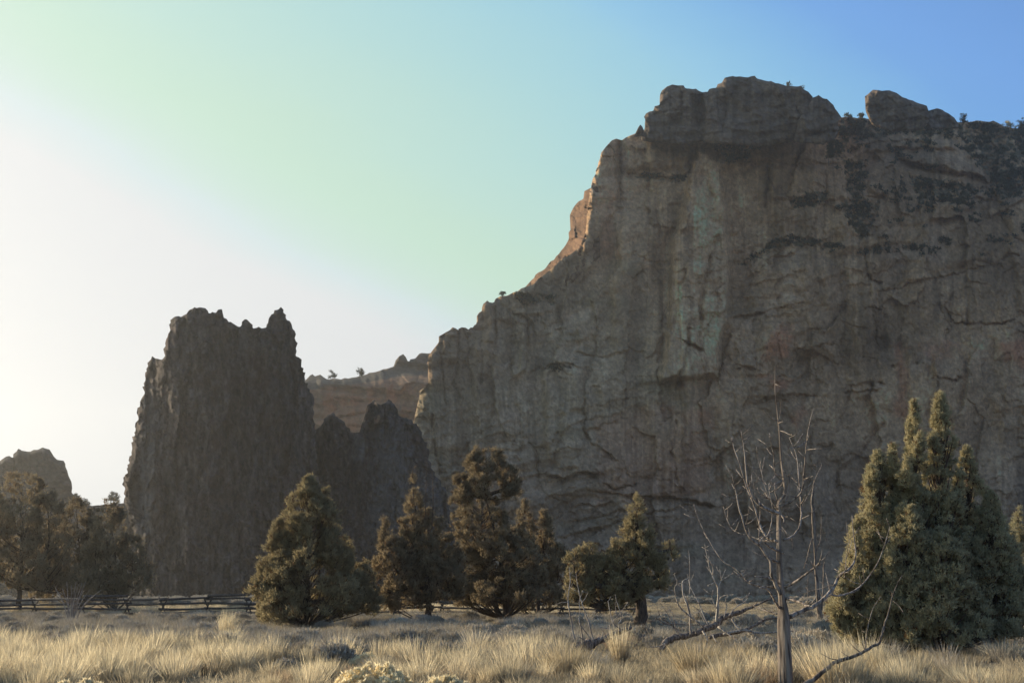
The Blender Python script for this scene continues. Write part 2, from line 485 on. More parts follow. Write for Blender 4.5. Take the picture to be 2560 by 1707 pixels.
VERT = [  # drawn top to bottom: side < 0 is right of the line
    ([(1793, 584), (1783, 609), (1773, 642), (1756, 725), (1750, 743), (1748, 814)], 5.5, 10, 3),
    ([(1748, 820), (1750, 880), (1760, 930)], 2, 4, 8), ([(1718, 820), (1716, 859), (1710, 904), (1691, 957)], 6, 18, 3),
    ([(1551, 353), (1548, 418), (1552, 478), (1542, 525)], 3.2, 5, 3), ([(1923, 418), (1919, 470), (1914, 519)], 3.6, 4, 5),
    ([(2489, 495), (2500, 531), (2518, 573), (2554, 609)], 4, 4, 4), ([(2098, 645), (2101, 690), (2104, 728)], 1.6, 4, 4),
    ([(2150, 560), (2164, 645), (2170, 690)], 3, 4, 5), ([(1890, 859), (1888, 920)], 2, 4, 2),
    ([(1340, 1127), (1343, 1160), (1343, 1190)], 6, 4, 6), ([(1694, 1050), (1691, 1089), (1677, 1133)], 1.8, 4, 3),
    ([(1677, 1133), (1688, 1148), (1691, 1190), (1703, 1241)], 3, 3, 6), ([(1578, 1089), (1596, 1124)], 1.6, 3, 3),
    ([(1320, 800), (1320, 826), (1319, 854)], 4, 4, 3), ([(1290, 841), (1287, 880), (1278, 925)], 2.6, 3, 6),
    ([(1190, 972), (1186, 1027), (1203, 1088)], 2.6, 4, 3), ([(2240, 620), (2243, 720), (2246, 830)], 1.4, 4, 3),
    ([(2250, 840), (2250, 930), (2256, 1060), (2270, 1100)], 2.2, 6, 3), ([(2415, 690), (2418, 760), (2420, 800)], 1.6, 5, 3),
    ([(2290, 505), (2300, 560), (2296, 600)], 2.2, 5, 3), ([(2352, 710), (2350, 760), (2356, 790)], 1.6, 4, 4),
    ([(1234, 772), (1240, 830), (1228, 900)], 3, 4, 4), ([(1169, 838), (1172, 900), (1180, 960)], 3, 4, 4),
    ([(1144, 832), (1146, 880), (1140, 940)], 2.6, 4, 4), ([(1100, 860), (1106, 930), (1112, 1010)], 2.6, 4, 4),
    ([(1205, 850), (1206, 900), (1200, 960)], 2.2, 4, 4), ([(1060, 900), (1078, 1000), (1086, 1090), (1096, 1180)], 3.5, 5, 6),
    ([(2065, 430), (2066, 500), (2060, 520)], 2, 4, 4), ([(1640, 470), (1645, 540), (1650, 590)], 1.6, 5, 5),
    ([(2115, 410), (2118, 470), (2130, 500)], 4, 12, 6), ([(2175, 700), (2182, 780), (2190, 860), (2200, 960)], 2.2, 6, 6),
    ([(2210, 1060), (2160, 1120), (2100, 1180), (2075, 1290)], 2.5, 5, 8), ([(1960, 1020), (1985, 1060), (1990, 1100)], 2, 5, 5),
    ([(1830, 960), (1836, 1030), (1832, 1090)], 1.6, 3, 4), ([(1980, 820), (1988, 900)], 1.0, 4, 4),
]
BUTT = [(1740, 367), (1774, 370), (1812, 406), (1824, 540), (1835, 651), (1832, 807), (1812, 846), (1800, 950), (1640, 960),
        (1662, 818), (1665, 707), (1673, 596), (1696, 540), (1712, 462), (1723, 412)]
FACES = [  # polygon, metres proud, edge softness px
    (BUTT, 12.0, 20), ([(1285, 782), (1318, 800), (1320, 930), (1275, 955), (1280, 850)], 3.5, 9),
    ([(1890, 640), (1990, 622), (2090, 640), (2110, 760), (2090, 900), (1900, 900), (1850, 780), (1870, 690)], 6.0, 45),
    ([(2105, 640), (2165, 660), (2185, 760), (2190, 1000), (2110, 1000)], 2.5, 22),
    ([(1840, 850), (1892, 856), (1888, 921), (1840, 918)], 1.6, 6), ([(2165, 410), (2250, 400), (2260, 470), (2230, 500), (2165, 480)], 5, 16),
    ([(2250, 385), (2360, 380), (2450, 420), (2465, 450), (2400, 440), (2330, 420), (2260, 410)], 6, 14),
    ([(1560, 345), (1730, 380), (1715, 430), (1560, 435)], 3.0, 14), ([(1500, 350), (1550, 350), (1550, 520), (1470, 640), (1440, 700)], 3.0, 14),
    ([(2120, 360), (2200, 345), (2380, 350), (2400, 380), (2250, 372), (2140, 395)], 4.0, 10),
    ([(1870, 365), (2020, 350), (2030, 400), (1880, 405)], 3.5, 8), ([(1925, 415), (2110, 412), (2115, 500), (2000, 508), (1925, 500)], 2.2, 9),
    ([(2300, 560), (2480, 520), (2500, 640), (2440, 670), (2300, 690)], 3.0, 30), ([(2500, 500), (2600, 470), (2620, 760), (2540, 790)], 4.0, 24),
    ([(1480, 640), (1660, 610), (1660, 700), (1480, 760)], 1.2, 50), ([(2260, 830), (2330, 840), (2330, 1300), (2270, 1300)], 2.5, 18),
    ([(1400, 1010), (1470, 1040), (1460, 1175), (1380, 1185)], 2.5, 18), ([(1700, 1060), (1790, 1060), (1790, 1150), (1700, 1160)], 2.0, 14),
    ([(1210, 760), (1232, 757), (1236, 860), (1204, 860)], 2.0, 6), ([(1110, 835), (1143, 822), (1146, 900), (1100, 940)], 2.5, 8),
]
SCRUB = [  # ledges and gullies grown over with dark scrub
    [(1895, 625), (1925, 606), (1970, 590), (2010, 590), (2045, 600), (2090, 612), (2098, 624), (2040, 618), (1990, 612), (1930, 622)],
    [(1850, 660), (1900, 628), (1925, 625), (1890, 650), (1862, 668)],
    [(1975, 505), (2020, 485), (2070, 483), (2060, 500), (2030, 515), (1985, 520)],
    [(1760, 340), (1900, 345), (1990, 345), (1890, 372), (1880, 404), (1820, 402), (1790, 372)],
    [(2110, 400), (2165, 400), (2165, 470), (2150, 500), (2115, 470)], [(2100, 500), (2200, 505), (2190, 540), (2160, 600), (2120, 560)],
    [(2095, 300), (2180, 305), (2300, 318), (2390, 320), (2380, 345), (2250, 335), (2150, 350), (2100, 350)],
    [(2390, 305), (2700, 330), (2700, 460), (2500, 480), (2460, 430), (2420, 385)],
    [(1572, 434), (1700, 440), (1720, 438), (1715, 452), (1620, 452)], [(2070, 345), (2120, 350), (2110, 400), (2075, 395)],
    [(2480, 430), (2600, 420), (2600, 490), (2500, 500)], [(1335, 925), (1380, 908), (1440, 915), (1400, 925)],
    [(2270, 440), (2330, 450), (2460, 470), (2420, 510), (2290, 500)], [(1290, 735), (1380, 740), (1390, 760), (1300, 755)],
]
REDS = [([(1925, 820), (1970, 810), (1990, 850), (1970, 900), (1910, 890)], 0.55), ([(1900, 940), (1960, 930), (1975, 960), (1920, 975)], 0.5),
        ([(1980, 1060), (2010, 1010), (2020, 1030), (1990, 1080)], 0.5), ([(2490, 860), (2600, 840), (2600, 930), (2500, 900)], 0.5),
        ([(2240, 860), (2262, 860), (2275, 1060), (2245, 1050)], 0.45), ([(1740, 1020), (1790, 1000), (1790, 1060), (1750, 1060)], 0.35),
        ([(2300, 860), (2400, 860), (2380, 890), (2320, 890)], 0.35), ([(1480, 1040), (1760, 1000), (1780, 1250), (1500, 1250)], 0.18),
        ([(1500, 470), (1545, 480), (1540, 640), (1480, 640)], 0.25)]

def wall_relief(px, py):
    n = len(px); out = np.zeros(n)
    wx = px + 22 * fbm(px / 90, py / 90, 3, 5); wy = py + 22 * fbm(px / 90, py / 90, 3, 9)
    out += 9 * fbm(wx / 420, wy / 600, 3, 21)
    # vertical flutes, stronger on some stretches
    fl = sst(0.55 + 0.9 * fbm(px / 260, py / 200, 2, 33))
    fl = np.maximum(fl, sst((1330 - px) / 120))
    low = sst((py - 1280) / 90)
    out += 4.0 * fbm(wx / 150, wy / 190, 3, 23) * (1 - low)
    out += 1.2 * fl * (ridged(wx / 62, wy / 420, 3, 41) - 0.6) * (1 - low)
    out += 0.55 * (0.3 + fl) * (ridged(wx / 22, wy / 190, 3, 43) - 0.6) * (1 - 0.7 * low)
    out += 2.4 * np.tanh(4.0 * (vn(wx / 88, wy / 340, 45) * 2 - 1)) * (1 - low) + 1.1 * np.tanh(4.0 * (vn(wx / 40, wy / 120, 47) * 2 - 1)) * (1 - .6 * low)
    # bedding that rises to the right
    sy = wy + 0.22 * px
    st = sst(0.45 + 1.1 * fbm(px / 200, py / 160, 2, 53)) * 0.9 + 0.9 * sst((py - 1150) / 60) * sst((1750 - px) / 120) * (py < 1460)
    ph = vn(wx / 240, sy / 26, 57) * 2 - 1
    out += 1.25 * st * np.tanh(2.4 * ph)
    ph = vn(wx / 110, sy / 10, 59) * 2 - 1
    out += 0.42 * st * np.tanh(2.0 * ph)
    tx = px + 14 * fbm(px / 30, py / 30, 3, 15); ty = py + 14 * fbm(px / 30, py / 30, 3, 19) + .2 * px
    bl = sst(.5 + 1.1 * fbm(px / 190, py / 170, 2, 63)) * (1 - .8 * low)
    h1, e1 = cells(tx / 78, ty / 170, 301); out += 4.0 * h1 * (1 - .6 * low)
    h2, e2 = cells(tx / 30, ty / 58, 311); out += 1.25 * h2 * (.3 + .65 * bl) - .25 * np.exp(-(e2 / .07) ** 2) * bl
    hs, es = cells(tx / 62, ty / 17, 321); out += 1.7 * hs * st
    h3, e3 = cells(tx / 12, ty / 17, 331); out += .45 * h3 * (.35 + .6 * bl)
    # rubble slope on the upper right
    rub = sst((px - 2080) / 60) * sst((560 - py) / 60)
    out += rub * 2.4 * (ridged(wx / 34, wy / 22, 3, 61) - 0.6)
    out += 0.9 * fbm(wx / 30, wy / 30, 4, 67, 0.6) + 0.5 * fbm(px / 7, py / 8, 3, 71, 0.7)
    for pg, h, soft in FACES:
        m = local(px, py, pg, soft + 8)
        x = px[m] + 7 * fbm(px[m] / 26, py[m] / 26, 3, 81); y = py[m] + 7 * fbm(px[m] / 26, py[m] / 26, 3, 83)
        d, _, _, _ = poly_near(x, y, pg, True)
        ii = inside(x, y, pg)
        out[m] += h * sst(np.where(ii, d, 0) / soft)
    for ln, d, a, b, lip in HORZ:
        groove(out, px, py, ln, d, a, b, lip)
    for ln, d, a, b in VERT:
        groove(out, px, py, ln, d, a, b, 0)
    for pg in SCRUB:
        m = local(px, py, pg, 10)
        ii = inside(px[m] + 8 * fbm(px[m] / 12, py[m] / 12, 3, 5), py[m] + 8 * fbm(px[m] / 12, py[m] / 12, 3, 6), pg)
        out[m] += ii * (1.6 * fbm(px[m] / 5, py[m] / 4.5, 3, 7, 0.7) - 1.2)
    return out

def wall_Y(px, py):
    base = 345 + (px - 1050) / 1500 * 78
    back = np.maximum(1480 - py, 0) * 0.035                                  # leans back as it rises
    back = back + 26 * sst((520 - py) / 220) * sst((px - 2050) / 200)          # rubble slope set back
    base = base - 18 * sst((py - 1320) / 180)                                # talus foot
    return base + back - wall_relief(px, py)

def mixc(C, col, w):
    return C * (1 - w[:, None]) + np.array(col)[None] * w[:, None]

def wall_col(px, py, Y):
    C = np.tile(np.array([0.33, 0.242, 0.160]), (len(px), 1))
    g = sst((1900 - px) / 500) * sst((py - 480) / 500)
    C = mixc(C, (0.275, 0.240, 0.178), g * 0.9)
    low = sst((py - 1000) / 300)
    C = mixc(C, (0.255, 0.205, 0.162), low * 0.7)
    n1 = fbm(px / 130, py / 170, 4, 101)
    C *= (1 + 0.42 * n1)[:, None]
    # desert varnish streaks hanging from the rims
    s = ridged((px + 8 * fbm(px / 60, py / 120, 2, 3)) / 26, py / 520, 3, 111)
    reg = sst(0.5 + 1.2 * fbm(px / 170, py / 150, 2, 113))
    C *= (1 - 0.34 * reg * sst((s - 0.60) / 0.25))[:, None]
    s2 = ridged(px / 13, py / 300, 2, 117)
    C *= (1 + 0.26 * reg * sst((s2 - 0.72) / 0.2))[:, None]
    n2 = fbm(px / 34, (py + 0.2 * px) / 16, 4, 121, 0.6)
    C *= (1 + 0.22 * n2)[:, None]
    gr = sst(fbm(px / 120, py / 60, 3, 131) * 1.6 - 0.15) * sst((2000 - px) / 300)
    C = mixc(C, (0.18, 0.175, 0.125), gr * 0.55)
    pal = sst(fbm(px / 90, py / 80, 3, 137) * 1.8 - 0.35)
    C = mixc(C, (0.42, 0.345, 0.275), pal * 0.45)
    for pg, w in REDS:
        m = local(px, py, pg, 40)
        x = px[m] + 26 * fbm(px[m] / 22, py[m] / 30, 4, 141); y = py[m] + 26 * fbm(px[m] / 22, py[m] / 30, 4, 142)
        d, _, _, _ = poly_near(x, y, pg, True)
        ii = inside(x, y, pg)
        k = np.zeros(len(px)); k[m] = w * sst(np.where(ii, 12 + d, 12 - d) / 30)
        C = mixc(C, (0.40, 0.16, 0.085), k)
    for ln in ([(1551, 353), (1548, 525)], [(1923, 418), (1914, 519)]):
        d, _, _, _ = poly_near(px, py, ln)
        C *= (1 - 0.4 * np.exp(-(d / 10) ** 2))[:, None]
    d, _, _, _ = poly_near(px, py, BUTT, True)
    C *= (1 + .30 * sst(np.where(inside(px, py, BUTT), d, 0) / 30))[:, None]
    for pg in SCRUB:
        m = local(px, py, pg, 16)
        x = px[m] + 12 * fbm(px[m] / 12, py[m] / 12, 3, 5); y = py[m] + 12 * fbm(px[m] / 12, py[m] / 12, 3, 6)
        k = np.zeros(len(px)); k[m] = inside(x, y, pg) * sst(0.5 + 1.9 * fbm(px[m] / 9, py[m] / 6, 3, 8))
        C = mixc(C, (0.13, 0.125, 0.09), k)
    tx = px + 14 * fbm(px / 30, py / 30, 3, 15); ty = py + 14 * fbm(px / 30, py / 30, 3, 19) + .2 * px
    h2, e2 = cells(tx / 30, ty / 58, 311); h3, e3 = cells(tx / 12, ty / 17, 331)
    C *= (1 + .18 * h2 + .16 * h3)[:, None]
    C *= (1 + .35 * fbm(px / 5, py / 6, 3, 145, .7))[:, None]
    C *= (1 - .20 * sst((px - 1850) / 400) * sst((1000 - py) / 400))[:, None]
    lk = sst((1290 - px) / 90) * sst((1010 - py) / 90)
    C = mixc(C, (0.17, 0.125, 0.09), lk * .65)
    C = C * np.array([[1.26, 1.03, 0.82]]) * 1.14
    return np.clip(C, 0.02, 0.6)

WALL = [(1040, 1530), (1030, 1100), (1033, 1051), (1043, 1013), (1050, 979), (1071, 952), (1069, 908), (1071, 890), (1088, 867), (1097, 855),
        (1097, 841), (1107, 833), (1131, 818), (1138, 820), (1144, 831), (1145, 840), (1146, 822), (1154, 818), (1164, 819), (1167, 833),
        (1169, 860), (1171, 824), (1177, 818), (1183, 820), (1185, 813), (1190, 811), (1192, 803), (1192, 790), (1198, 781), (1204, 778),
        (1205, 769), (1208, 760), (1215, 754), (1218, 751), (1221, 755), (1232, 757), (1233, 769), (1236, 773), (1235, 763), (1236, 752),
        (1239, 747), (1252, 740), (1269, 738), (1294, 728), (1303, 721), (1314, 719), (1345, 700), (1372, 678), (1400, 650), (1440, 626),
        (1462, 590), (1470, 520), (1478, 460), (1488, 436), (1500, 397), (1503, 382), (1512, 369), (1530, 351), (1540, 347), (1555, 351),
        (1563, 345), (1578, 338), (1590, 333), (1640, 322), (1760, 322), (2000, 315), (2103, 294), (2116, 293), (2170, 297), (2330, 305),
        (2400, 305), (2426, 305), (2444, 302), (2474, 305), (2483, 302), (2496, 308), (2509, 317), (2560, 323), (2640, 335), (2790, 350), (2790, 1530)]
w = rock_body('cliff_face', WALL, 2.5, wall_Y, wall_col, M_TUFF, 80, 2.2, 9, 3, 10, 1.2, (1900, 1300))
tag(w, 'huge shaded brown tuff cliff filling the right half behind the trees', kind='structure')

# blocks of rock along the summit
def block_fns(Yc, seed, colr, bulge=3.0, feats=(), w1=40, cav=()):
    def dep(px, py):
        r = bulge * fbm(px / 70, py / 70, 3, seed) + 1.6 * (ridged(px / w1, py / (w1 * 1.4), 3, seed + 3) - .6) * 2 \
            + 2.2 * cells((px + 6 * fbm(px / 20, py / 20, 3, seed)) / 36, (py + 6 * fbm(px / 20, py / 20, 3, seed + 1)) / 30, seed + 21)[0] + .8 * cells(px / 11, py / 9, seed + 25)[0] + 0.8 * fbm(px / 14, py / 10, 4, seed + 5, 0.6) + 0.5 * np.tanh(2 * (vn(px / 90, (py + .15 * px) / 9, seed + 6) * 2 - 1))
        for ln, d, a, b in feats:
            groove(r, px, py, ln, d, a, b, 0.5)
        for pg, d, soft in cav:
            dd, _, _, _ = poly_near(px, py, pg, True)
            r -= d * sst(np.where(inside(px, py, pg), dd, 0) / soft)
        return (Yc(px, py) if callable(Yc) else Yc) - r
    def colf(px, py, Y):
        C = np.tile(np.array(colr), (len(px), 1))
        C *= (1 + 0.3 * fbm(px / 40, py / 40, 4, seed + 11))[:, None]
        C *= (1 - 0.3 * sst((ridged(px / 17, py / 200, 2, seed + 12) - .62) / .25))[:, None]
        C *= (1 + 0.4 * fbm(px / 7, py / 5, 3, seed + 13, .7))[:, None]
        return np.clip(C, 0.02, 0.6)
    return dep, colf

def rock_thing(name, poly, step, Yc, seed, colr, mat, label, cat, thick=20, rr=26, rb=7, bulge=3.0, feats=(), cav=(), amp=2, seg=8, w1=40, group=None):
    d, c = block_fns(Yc, seed, colr, bulge, feats, w1, cav)
    o = rock_body(name, poly, step, d, c, mat, thick, amp, seg, seed, rr, rb)
    return tag(o, label, cat, group)

WB = (0.185, 0.132, 0.092)
GS = 'rock blocks along the cliff summit'
rock_thing('summit_rock', [(1600, 352), (1612, 320), (1612, 311), (1613, 299), (1610, 293), (1615, 283), (1633, 278), (1637, 266), (1649, 263),
           (1649, 242), (1655, 227), (1667, 217), (1682, 213), (1709, 214), (1715, 221), (1739, 223), (1756, 230), (1772, 232), (1785, 300), (1780, 352), (1700, 360)],
           2.5, 405, 201, WB, M_TUFF, 'knobbly brown rock block with a dark hollow, at the left end of the cliff summit', 'rock', 24, 14, 2.5, 2.5,
           [([(1640, 285), (1680, 275), (1720, 272)], 4, 3, 7), ([(1700, 218), (1708, 260), (1700, 300)], 3, 4, 4)],
           [([(1722, 235), (1760, 232), (1772, 300), (1745, 330), (1728, 290)], 9, 10), ([(1670, 285), (1710, 280), (1712, 318), (1670, 315)], 5, 8)], 2, 8, 22, GS)
rock_thing('summit_rock', [(1758, 356), (1768, 250), (1768, 231), (1773, 223), (1791, 220), (1794, 211), (1804, 208), (1813, 196), (1831, 192), (1861, 193),
           (1887, 190), (1893, 198), (1929, 204), (1955, 213), (2003, 217), (2021, 230), (2030, 242), (2030, 300), (2010, 352), (1900, 366)],
           2.5, 401, 211, WB, M_TUFF, 'largest broad flat-topped rock dome, highest point of the cliff summit', 'rock', 30, 20, 3, 3.5,
           [([(1815, 225), (1812, 280), (1808, 330)], 3, 4, 3), ([(1985, 345), (2000, 290), (1990, 270)], 3, 4, 4), ([(1930, 270), (1960, 262)], 2, 2, 4)], (), 2, 8, 60, GS)
rock_thing('summit_rock', [(1985, 356), (1995, 300), (2022, 262), (2030, 244), (2048, 239), (2069, 250), (2083, 263), (2095, 281), (2102, 292), (2096, 310),
           (2092, 345), (2060, 362)], 2.5, 398, 221, WB, M_TUFF, 'rounded brown rock shoulder leaning on the right side of the highest summit dome', 'rock', 20, 16, 3, 2.5,
           [([(2035, 330), (2080, 328)], 4, 3, 7)], (), 2, 8, 40, GS)
rock_thing('summit_rock', [(2178, 312), (2170, 293), (2165, 281), (2162, 272), (2162, 242), (2171, 235), (2182, 225), (2197, 226), (2232, 228), (2250, 239),
           (2280, 253), (2317, 265), (2322, 278), (2324, 305), (2300, 326), (2230, 330)], 2.5, 418, 231, WB, M_TUFF,
           'lone wedge-shaped boulder with a blunt overhanging left end against blue sky', 'rock', 16, 14, 3, 2.0,
           [([(2230, 270), (2280, 266)], 3, 2, 4), ([(2180, 306), (2260, 300), (2320, 298)], 2, 2, 5)], (), 1.5, 8, 44, GS)
rock_thing('summit_rock', [(2316, 322), (2320, 288), (2322, 278), (2343, 271), (2357, 274), (2378, 289), (2393, 302), (2398, 322)], 2.5, 421, 241,
           (0.19, 0.15, 0.115), M_TUFF, 'small dark rounded rock just right of the wedge-shaped summit boulder', 'rock', 12, 12, 2, 2.0, (), (), 1.5, 8, 30, GS)
rock_thing('summit_rock', [(1585, 342), (1592, 326), (1596, 318), (1601, 312), (1606, 316), (1610, 326), (1614, 342)], 1.6, 392, 251,
           (0.16, 0.12, 0.09), M_TUFF, 'tiny pointed rock tooth on the rim left of the summit blocks', 'rock', 5, 8, 2, 1.0, (), (), 1, 5, 20, GS)
# sunlit left-facing flank behind the main face
def flank_Y(px, py):
    edge = np.interp(py, [470, 560, 640, 730], [1486, 1476, 1440, 1400])
    return 352 + 22 + np.maximum(edge - px, 0) * 0.13 * 3.6 + np.maximum(1480 - py, 0) * 0.03
rock_thing('rock_flank', [(1496, 462), (1475, 471), (1461, 478), (1461, 493), (1447, 504), (1429, 528), (1426, 540), (1430, 563), (1423, 582), (1421, 600),
           (1414, 612), (1384, 648), (1369, 663), (1339, 689), (1311, 720), (1345, 745), (1420, 720), (1500, 640)], 2.0, flank_Y, 261,
           (0.22, 0.125, 0.07), M_TUFF, 'orange sunlit rock flank bulging from the left edge of the big cliff', 'rock', 30, 5, 2, 3.0, (), (), 2, 8, 22)

# dark columnar spire
def spire_fns(Yc, seed, half, cx, pale):
    def dep(px, py):
        wx = px + 10 * fbm(px / 40, py / 90, 3, seed)
        r = 4.0 * fbm(wx / 150, py / 420, 3, seed + 1) + 2.4 * (ridged(wx / 46, py / 330, 3, seed + 2) - .6) \
            + 1.6 * (ridged(wx / 15, py / 120, 3, seed + 3) - .6) + 3.0 * cells(wx / 26, py / 120, seed + 31)[0] + 1.1 * cells(wx / 12, py / 22, seed + 35)[0] + 0.9 * fbm(px / 12, py / 16, 4, seed + 4, .65) + 0.35 * fbm(px / 4.5, py / 5, 2, seed + 8, .7)
        bul = 14 * (1 - np.clip(np.abs(px - cx) / half, 0, 1) ** 2)
        return Yc - bul - r + np.maximum(1480 - py, 0) * 0.02
    def colf(px, py, Y):
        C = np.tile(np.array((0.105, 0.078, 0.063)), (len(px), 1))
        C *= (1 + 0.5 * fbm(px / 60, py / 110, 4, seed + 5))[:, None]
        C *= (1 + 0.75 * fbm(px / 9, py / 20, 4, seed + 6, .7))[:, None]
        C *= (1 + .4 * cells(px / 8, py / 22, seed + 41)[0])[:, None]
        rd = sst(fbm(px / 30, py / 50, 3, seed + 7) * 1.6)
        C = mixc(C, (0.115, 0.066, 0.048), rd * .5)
        for (qx, qy, rx, ry) in pale:
            k = sst(1.3 - ((px - qx) / rx) ** 2 - ((py - qy) / ry) ** 2 + .7 * fbm(px / 14, py / 26, 3, seed + 9))
            C = mixc(C, (0.185, 0.155, 0.13), k * .75)
        return np.clip(C, 0.012, .5)
    return dep, colf
SPIRE = [(352, 1530), (345, 1400), (337, 1348), (321, 1290), (312, 1247), (309, 1208), (318, 1172), (329, 1135), (333, 1095), (344, 1051), (346, 1007),
         (358, 993), (360, 956), (367, 919), (380, 890), (388, 894), (406, 897), (411, 883), (411, 857), (419, 835), (426, 821), (428, 799),
         (448, 790), (455, 796), (466, 785), (475, 779), (486, 767), (499, 768), (506, 769), (517, 771), (525, 783), (539, 783), (545, 774),
         (554, 776), (559, 791), (569, 804), (585, 810), (601, 817), (607, 804), (616, 796), (625, 806), (631, 821), (638, 816), (654, 821),
         (665, 818), (673, 799), (686, 775), (693, 775), (702, 767), (707, 777), (713, 795), (726, 810), (737, 828), (741, 857), (739, 890),
         (748, 894), (755, 908), (760, 934), (764, 956), (779, 982), (784, 1003), (786, 1062), (792, 1150), (804, 1300), (820, 1530)]
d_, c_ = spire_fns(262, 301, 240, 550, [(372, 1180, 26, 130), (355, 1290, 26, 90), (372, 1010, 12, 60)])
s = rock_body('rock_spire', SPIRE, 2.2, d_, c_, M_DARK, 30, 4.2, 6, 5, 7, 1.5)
tag(s, 'tall dark basalt spire with jagged twin-peaked top standing against white sky', 'rock spire')
LOW = [(770, 1530), (778, 1090), (783, 1074), (802, 1064), (819, 1035), (829, 1030), (846, 1047), (863, 1057), (877, 1081), (901, 1085), (907, 1054),
       (918, 1020), (931, 1000), (952, 1010), (972, 1001), (993, 1017), (999, 1040), (1027, 1051), (1047, 1068), (1061, 1095), (1071, 1122),
       (1074, 1156), (1108, 1217), (1118, 1228), (1135, 1330), (1150, 1530)]
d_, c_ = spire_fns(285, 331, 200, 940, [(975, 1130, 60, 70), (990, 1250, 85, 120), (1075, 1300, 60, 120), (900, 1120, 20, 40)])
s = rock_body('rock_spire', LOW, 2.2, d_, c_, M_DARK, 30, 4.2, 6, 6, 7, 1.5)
tag(s, 'low dark ridge of broken rock between the tall spire and the big cliff', 'rock spire')

# far reddish cliff in the notch
def far_Y(px, py):
    r = 6 * (ridged(px / 60, py / 160, 3, 401) - .6) + 4 * cells(px / 40, (py - .12 * px) / 22, 431)[0] + 3 * np.tanh(2 * (vn(px / 110, (py - .12 * px) / 13, 403) * 2 - 1)) + 1.4 * fbm(px / 12, py / 12, 3, 405, .6)
    groove(r, px, py, [(850, 1040), (900, 1032), (940, 1040)], 6, 2, 6, 1)
    return 560 - (py - 950) * 0.12 + 30 * sst((965 - py) / 40) - r
def far_C(px, py, Y):
    C = np.tile(np.array((0.24, 0.14, 0.08)), (len(px), 1))
    C *= (1 + .3 * fbm(px / 40, py / 40, 4, 411))[:, None]
    k = sst(fbm(px / 46, py / 60, 3, 413) * 1.8)
    C = mixc(C, (0.28, 0.115, 0.055), k * .6)
    top = sst((np.interp(px, [765, 880, 1000, 1080], [978, 965, 945, 940]) - py) / 8)
    C = mixc(C, (0.105, 0.09, 0.068), top * .85)
    return np.clip(C, .02, .6)
FAR = [(740, 1530), (740, 960), (765, 949), (775, 938), (782, 935), (785, 941), (799, 937), (816, 947), (853, 947), (890, 942), (924, 933), (958, 923), (984, 916),
       (989, 901), (998, 890), (1008, 885), (1016, 892), (1020, 908), (1026, 898), (1038, 896), (1047, 884), (1071, 882), (1110, 880), (1160, 1100), (1160, 1530)]
s = rock_body('cliff_far', FAR, 2.5, far_Y, far_C, M_FAR, 120, 1.6, 8, 8, 6, 5, (1000, 1300))
tag(s, 'distant reddish cliff seen in the notch between the dark spire and the big cliff', kind='structure')
# far butte on the left
BUTTE = [(-260, 1530), (-260, 1170), (-120, 1150), (0, 1153), (15, 1141), (24, 1137), (33, 1153), (35, 1135), (46, 1121), (55, 1126), (68, 1130), (84, 1124),
         (106, 1120), (124, 1124), (135, 1141), (144, 1148), (161, 1150), (163, 1168), (172, 1186), (179, 1212), (179, 1230), (190, 1241),
         (219, 1259), (234, 1265), (263, 1261), (290, 1258), (311, 1256), (345, 1262), (400, 1270), (400, 1530)]
d0, c0 = block_fns(400, 501, (0.085, 0.066, 0.052), 4, [([(35, 1150), (38, 1230)], 6, 4, 4)], 34)
def bt_Y(px, py):
    return d0(px, py) + 40 * sst((px - 176) / 60)
s = rock_body('butte', BUTTE, 2.5, bt_Y, c0, M_FAR, 80, 2.0, 8, 9, 12, 6, (100, 1400))
tag(s, 'hazy distant rock butte at the left edge of the picture', kind='structure')

# ------------------------------------------------------------------ ground
def ground_z(x, y):
    near = np.exp(-((y - 20) / 90.0) ** 2)
    return 0.10 * fbm(x / 9, y / 9, 3, 601) + 0.05 * fbm(x / 2.2, y / 2.2, 2, 602) * near - 0.05

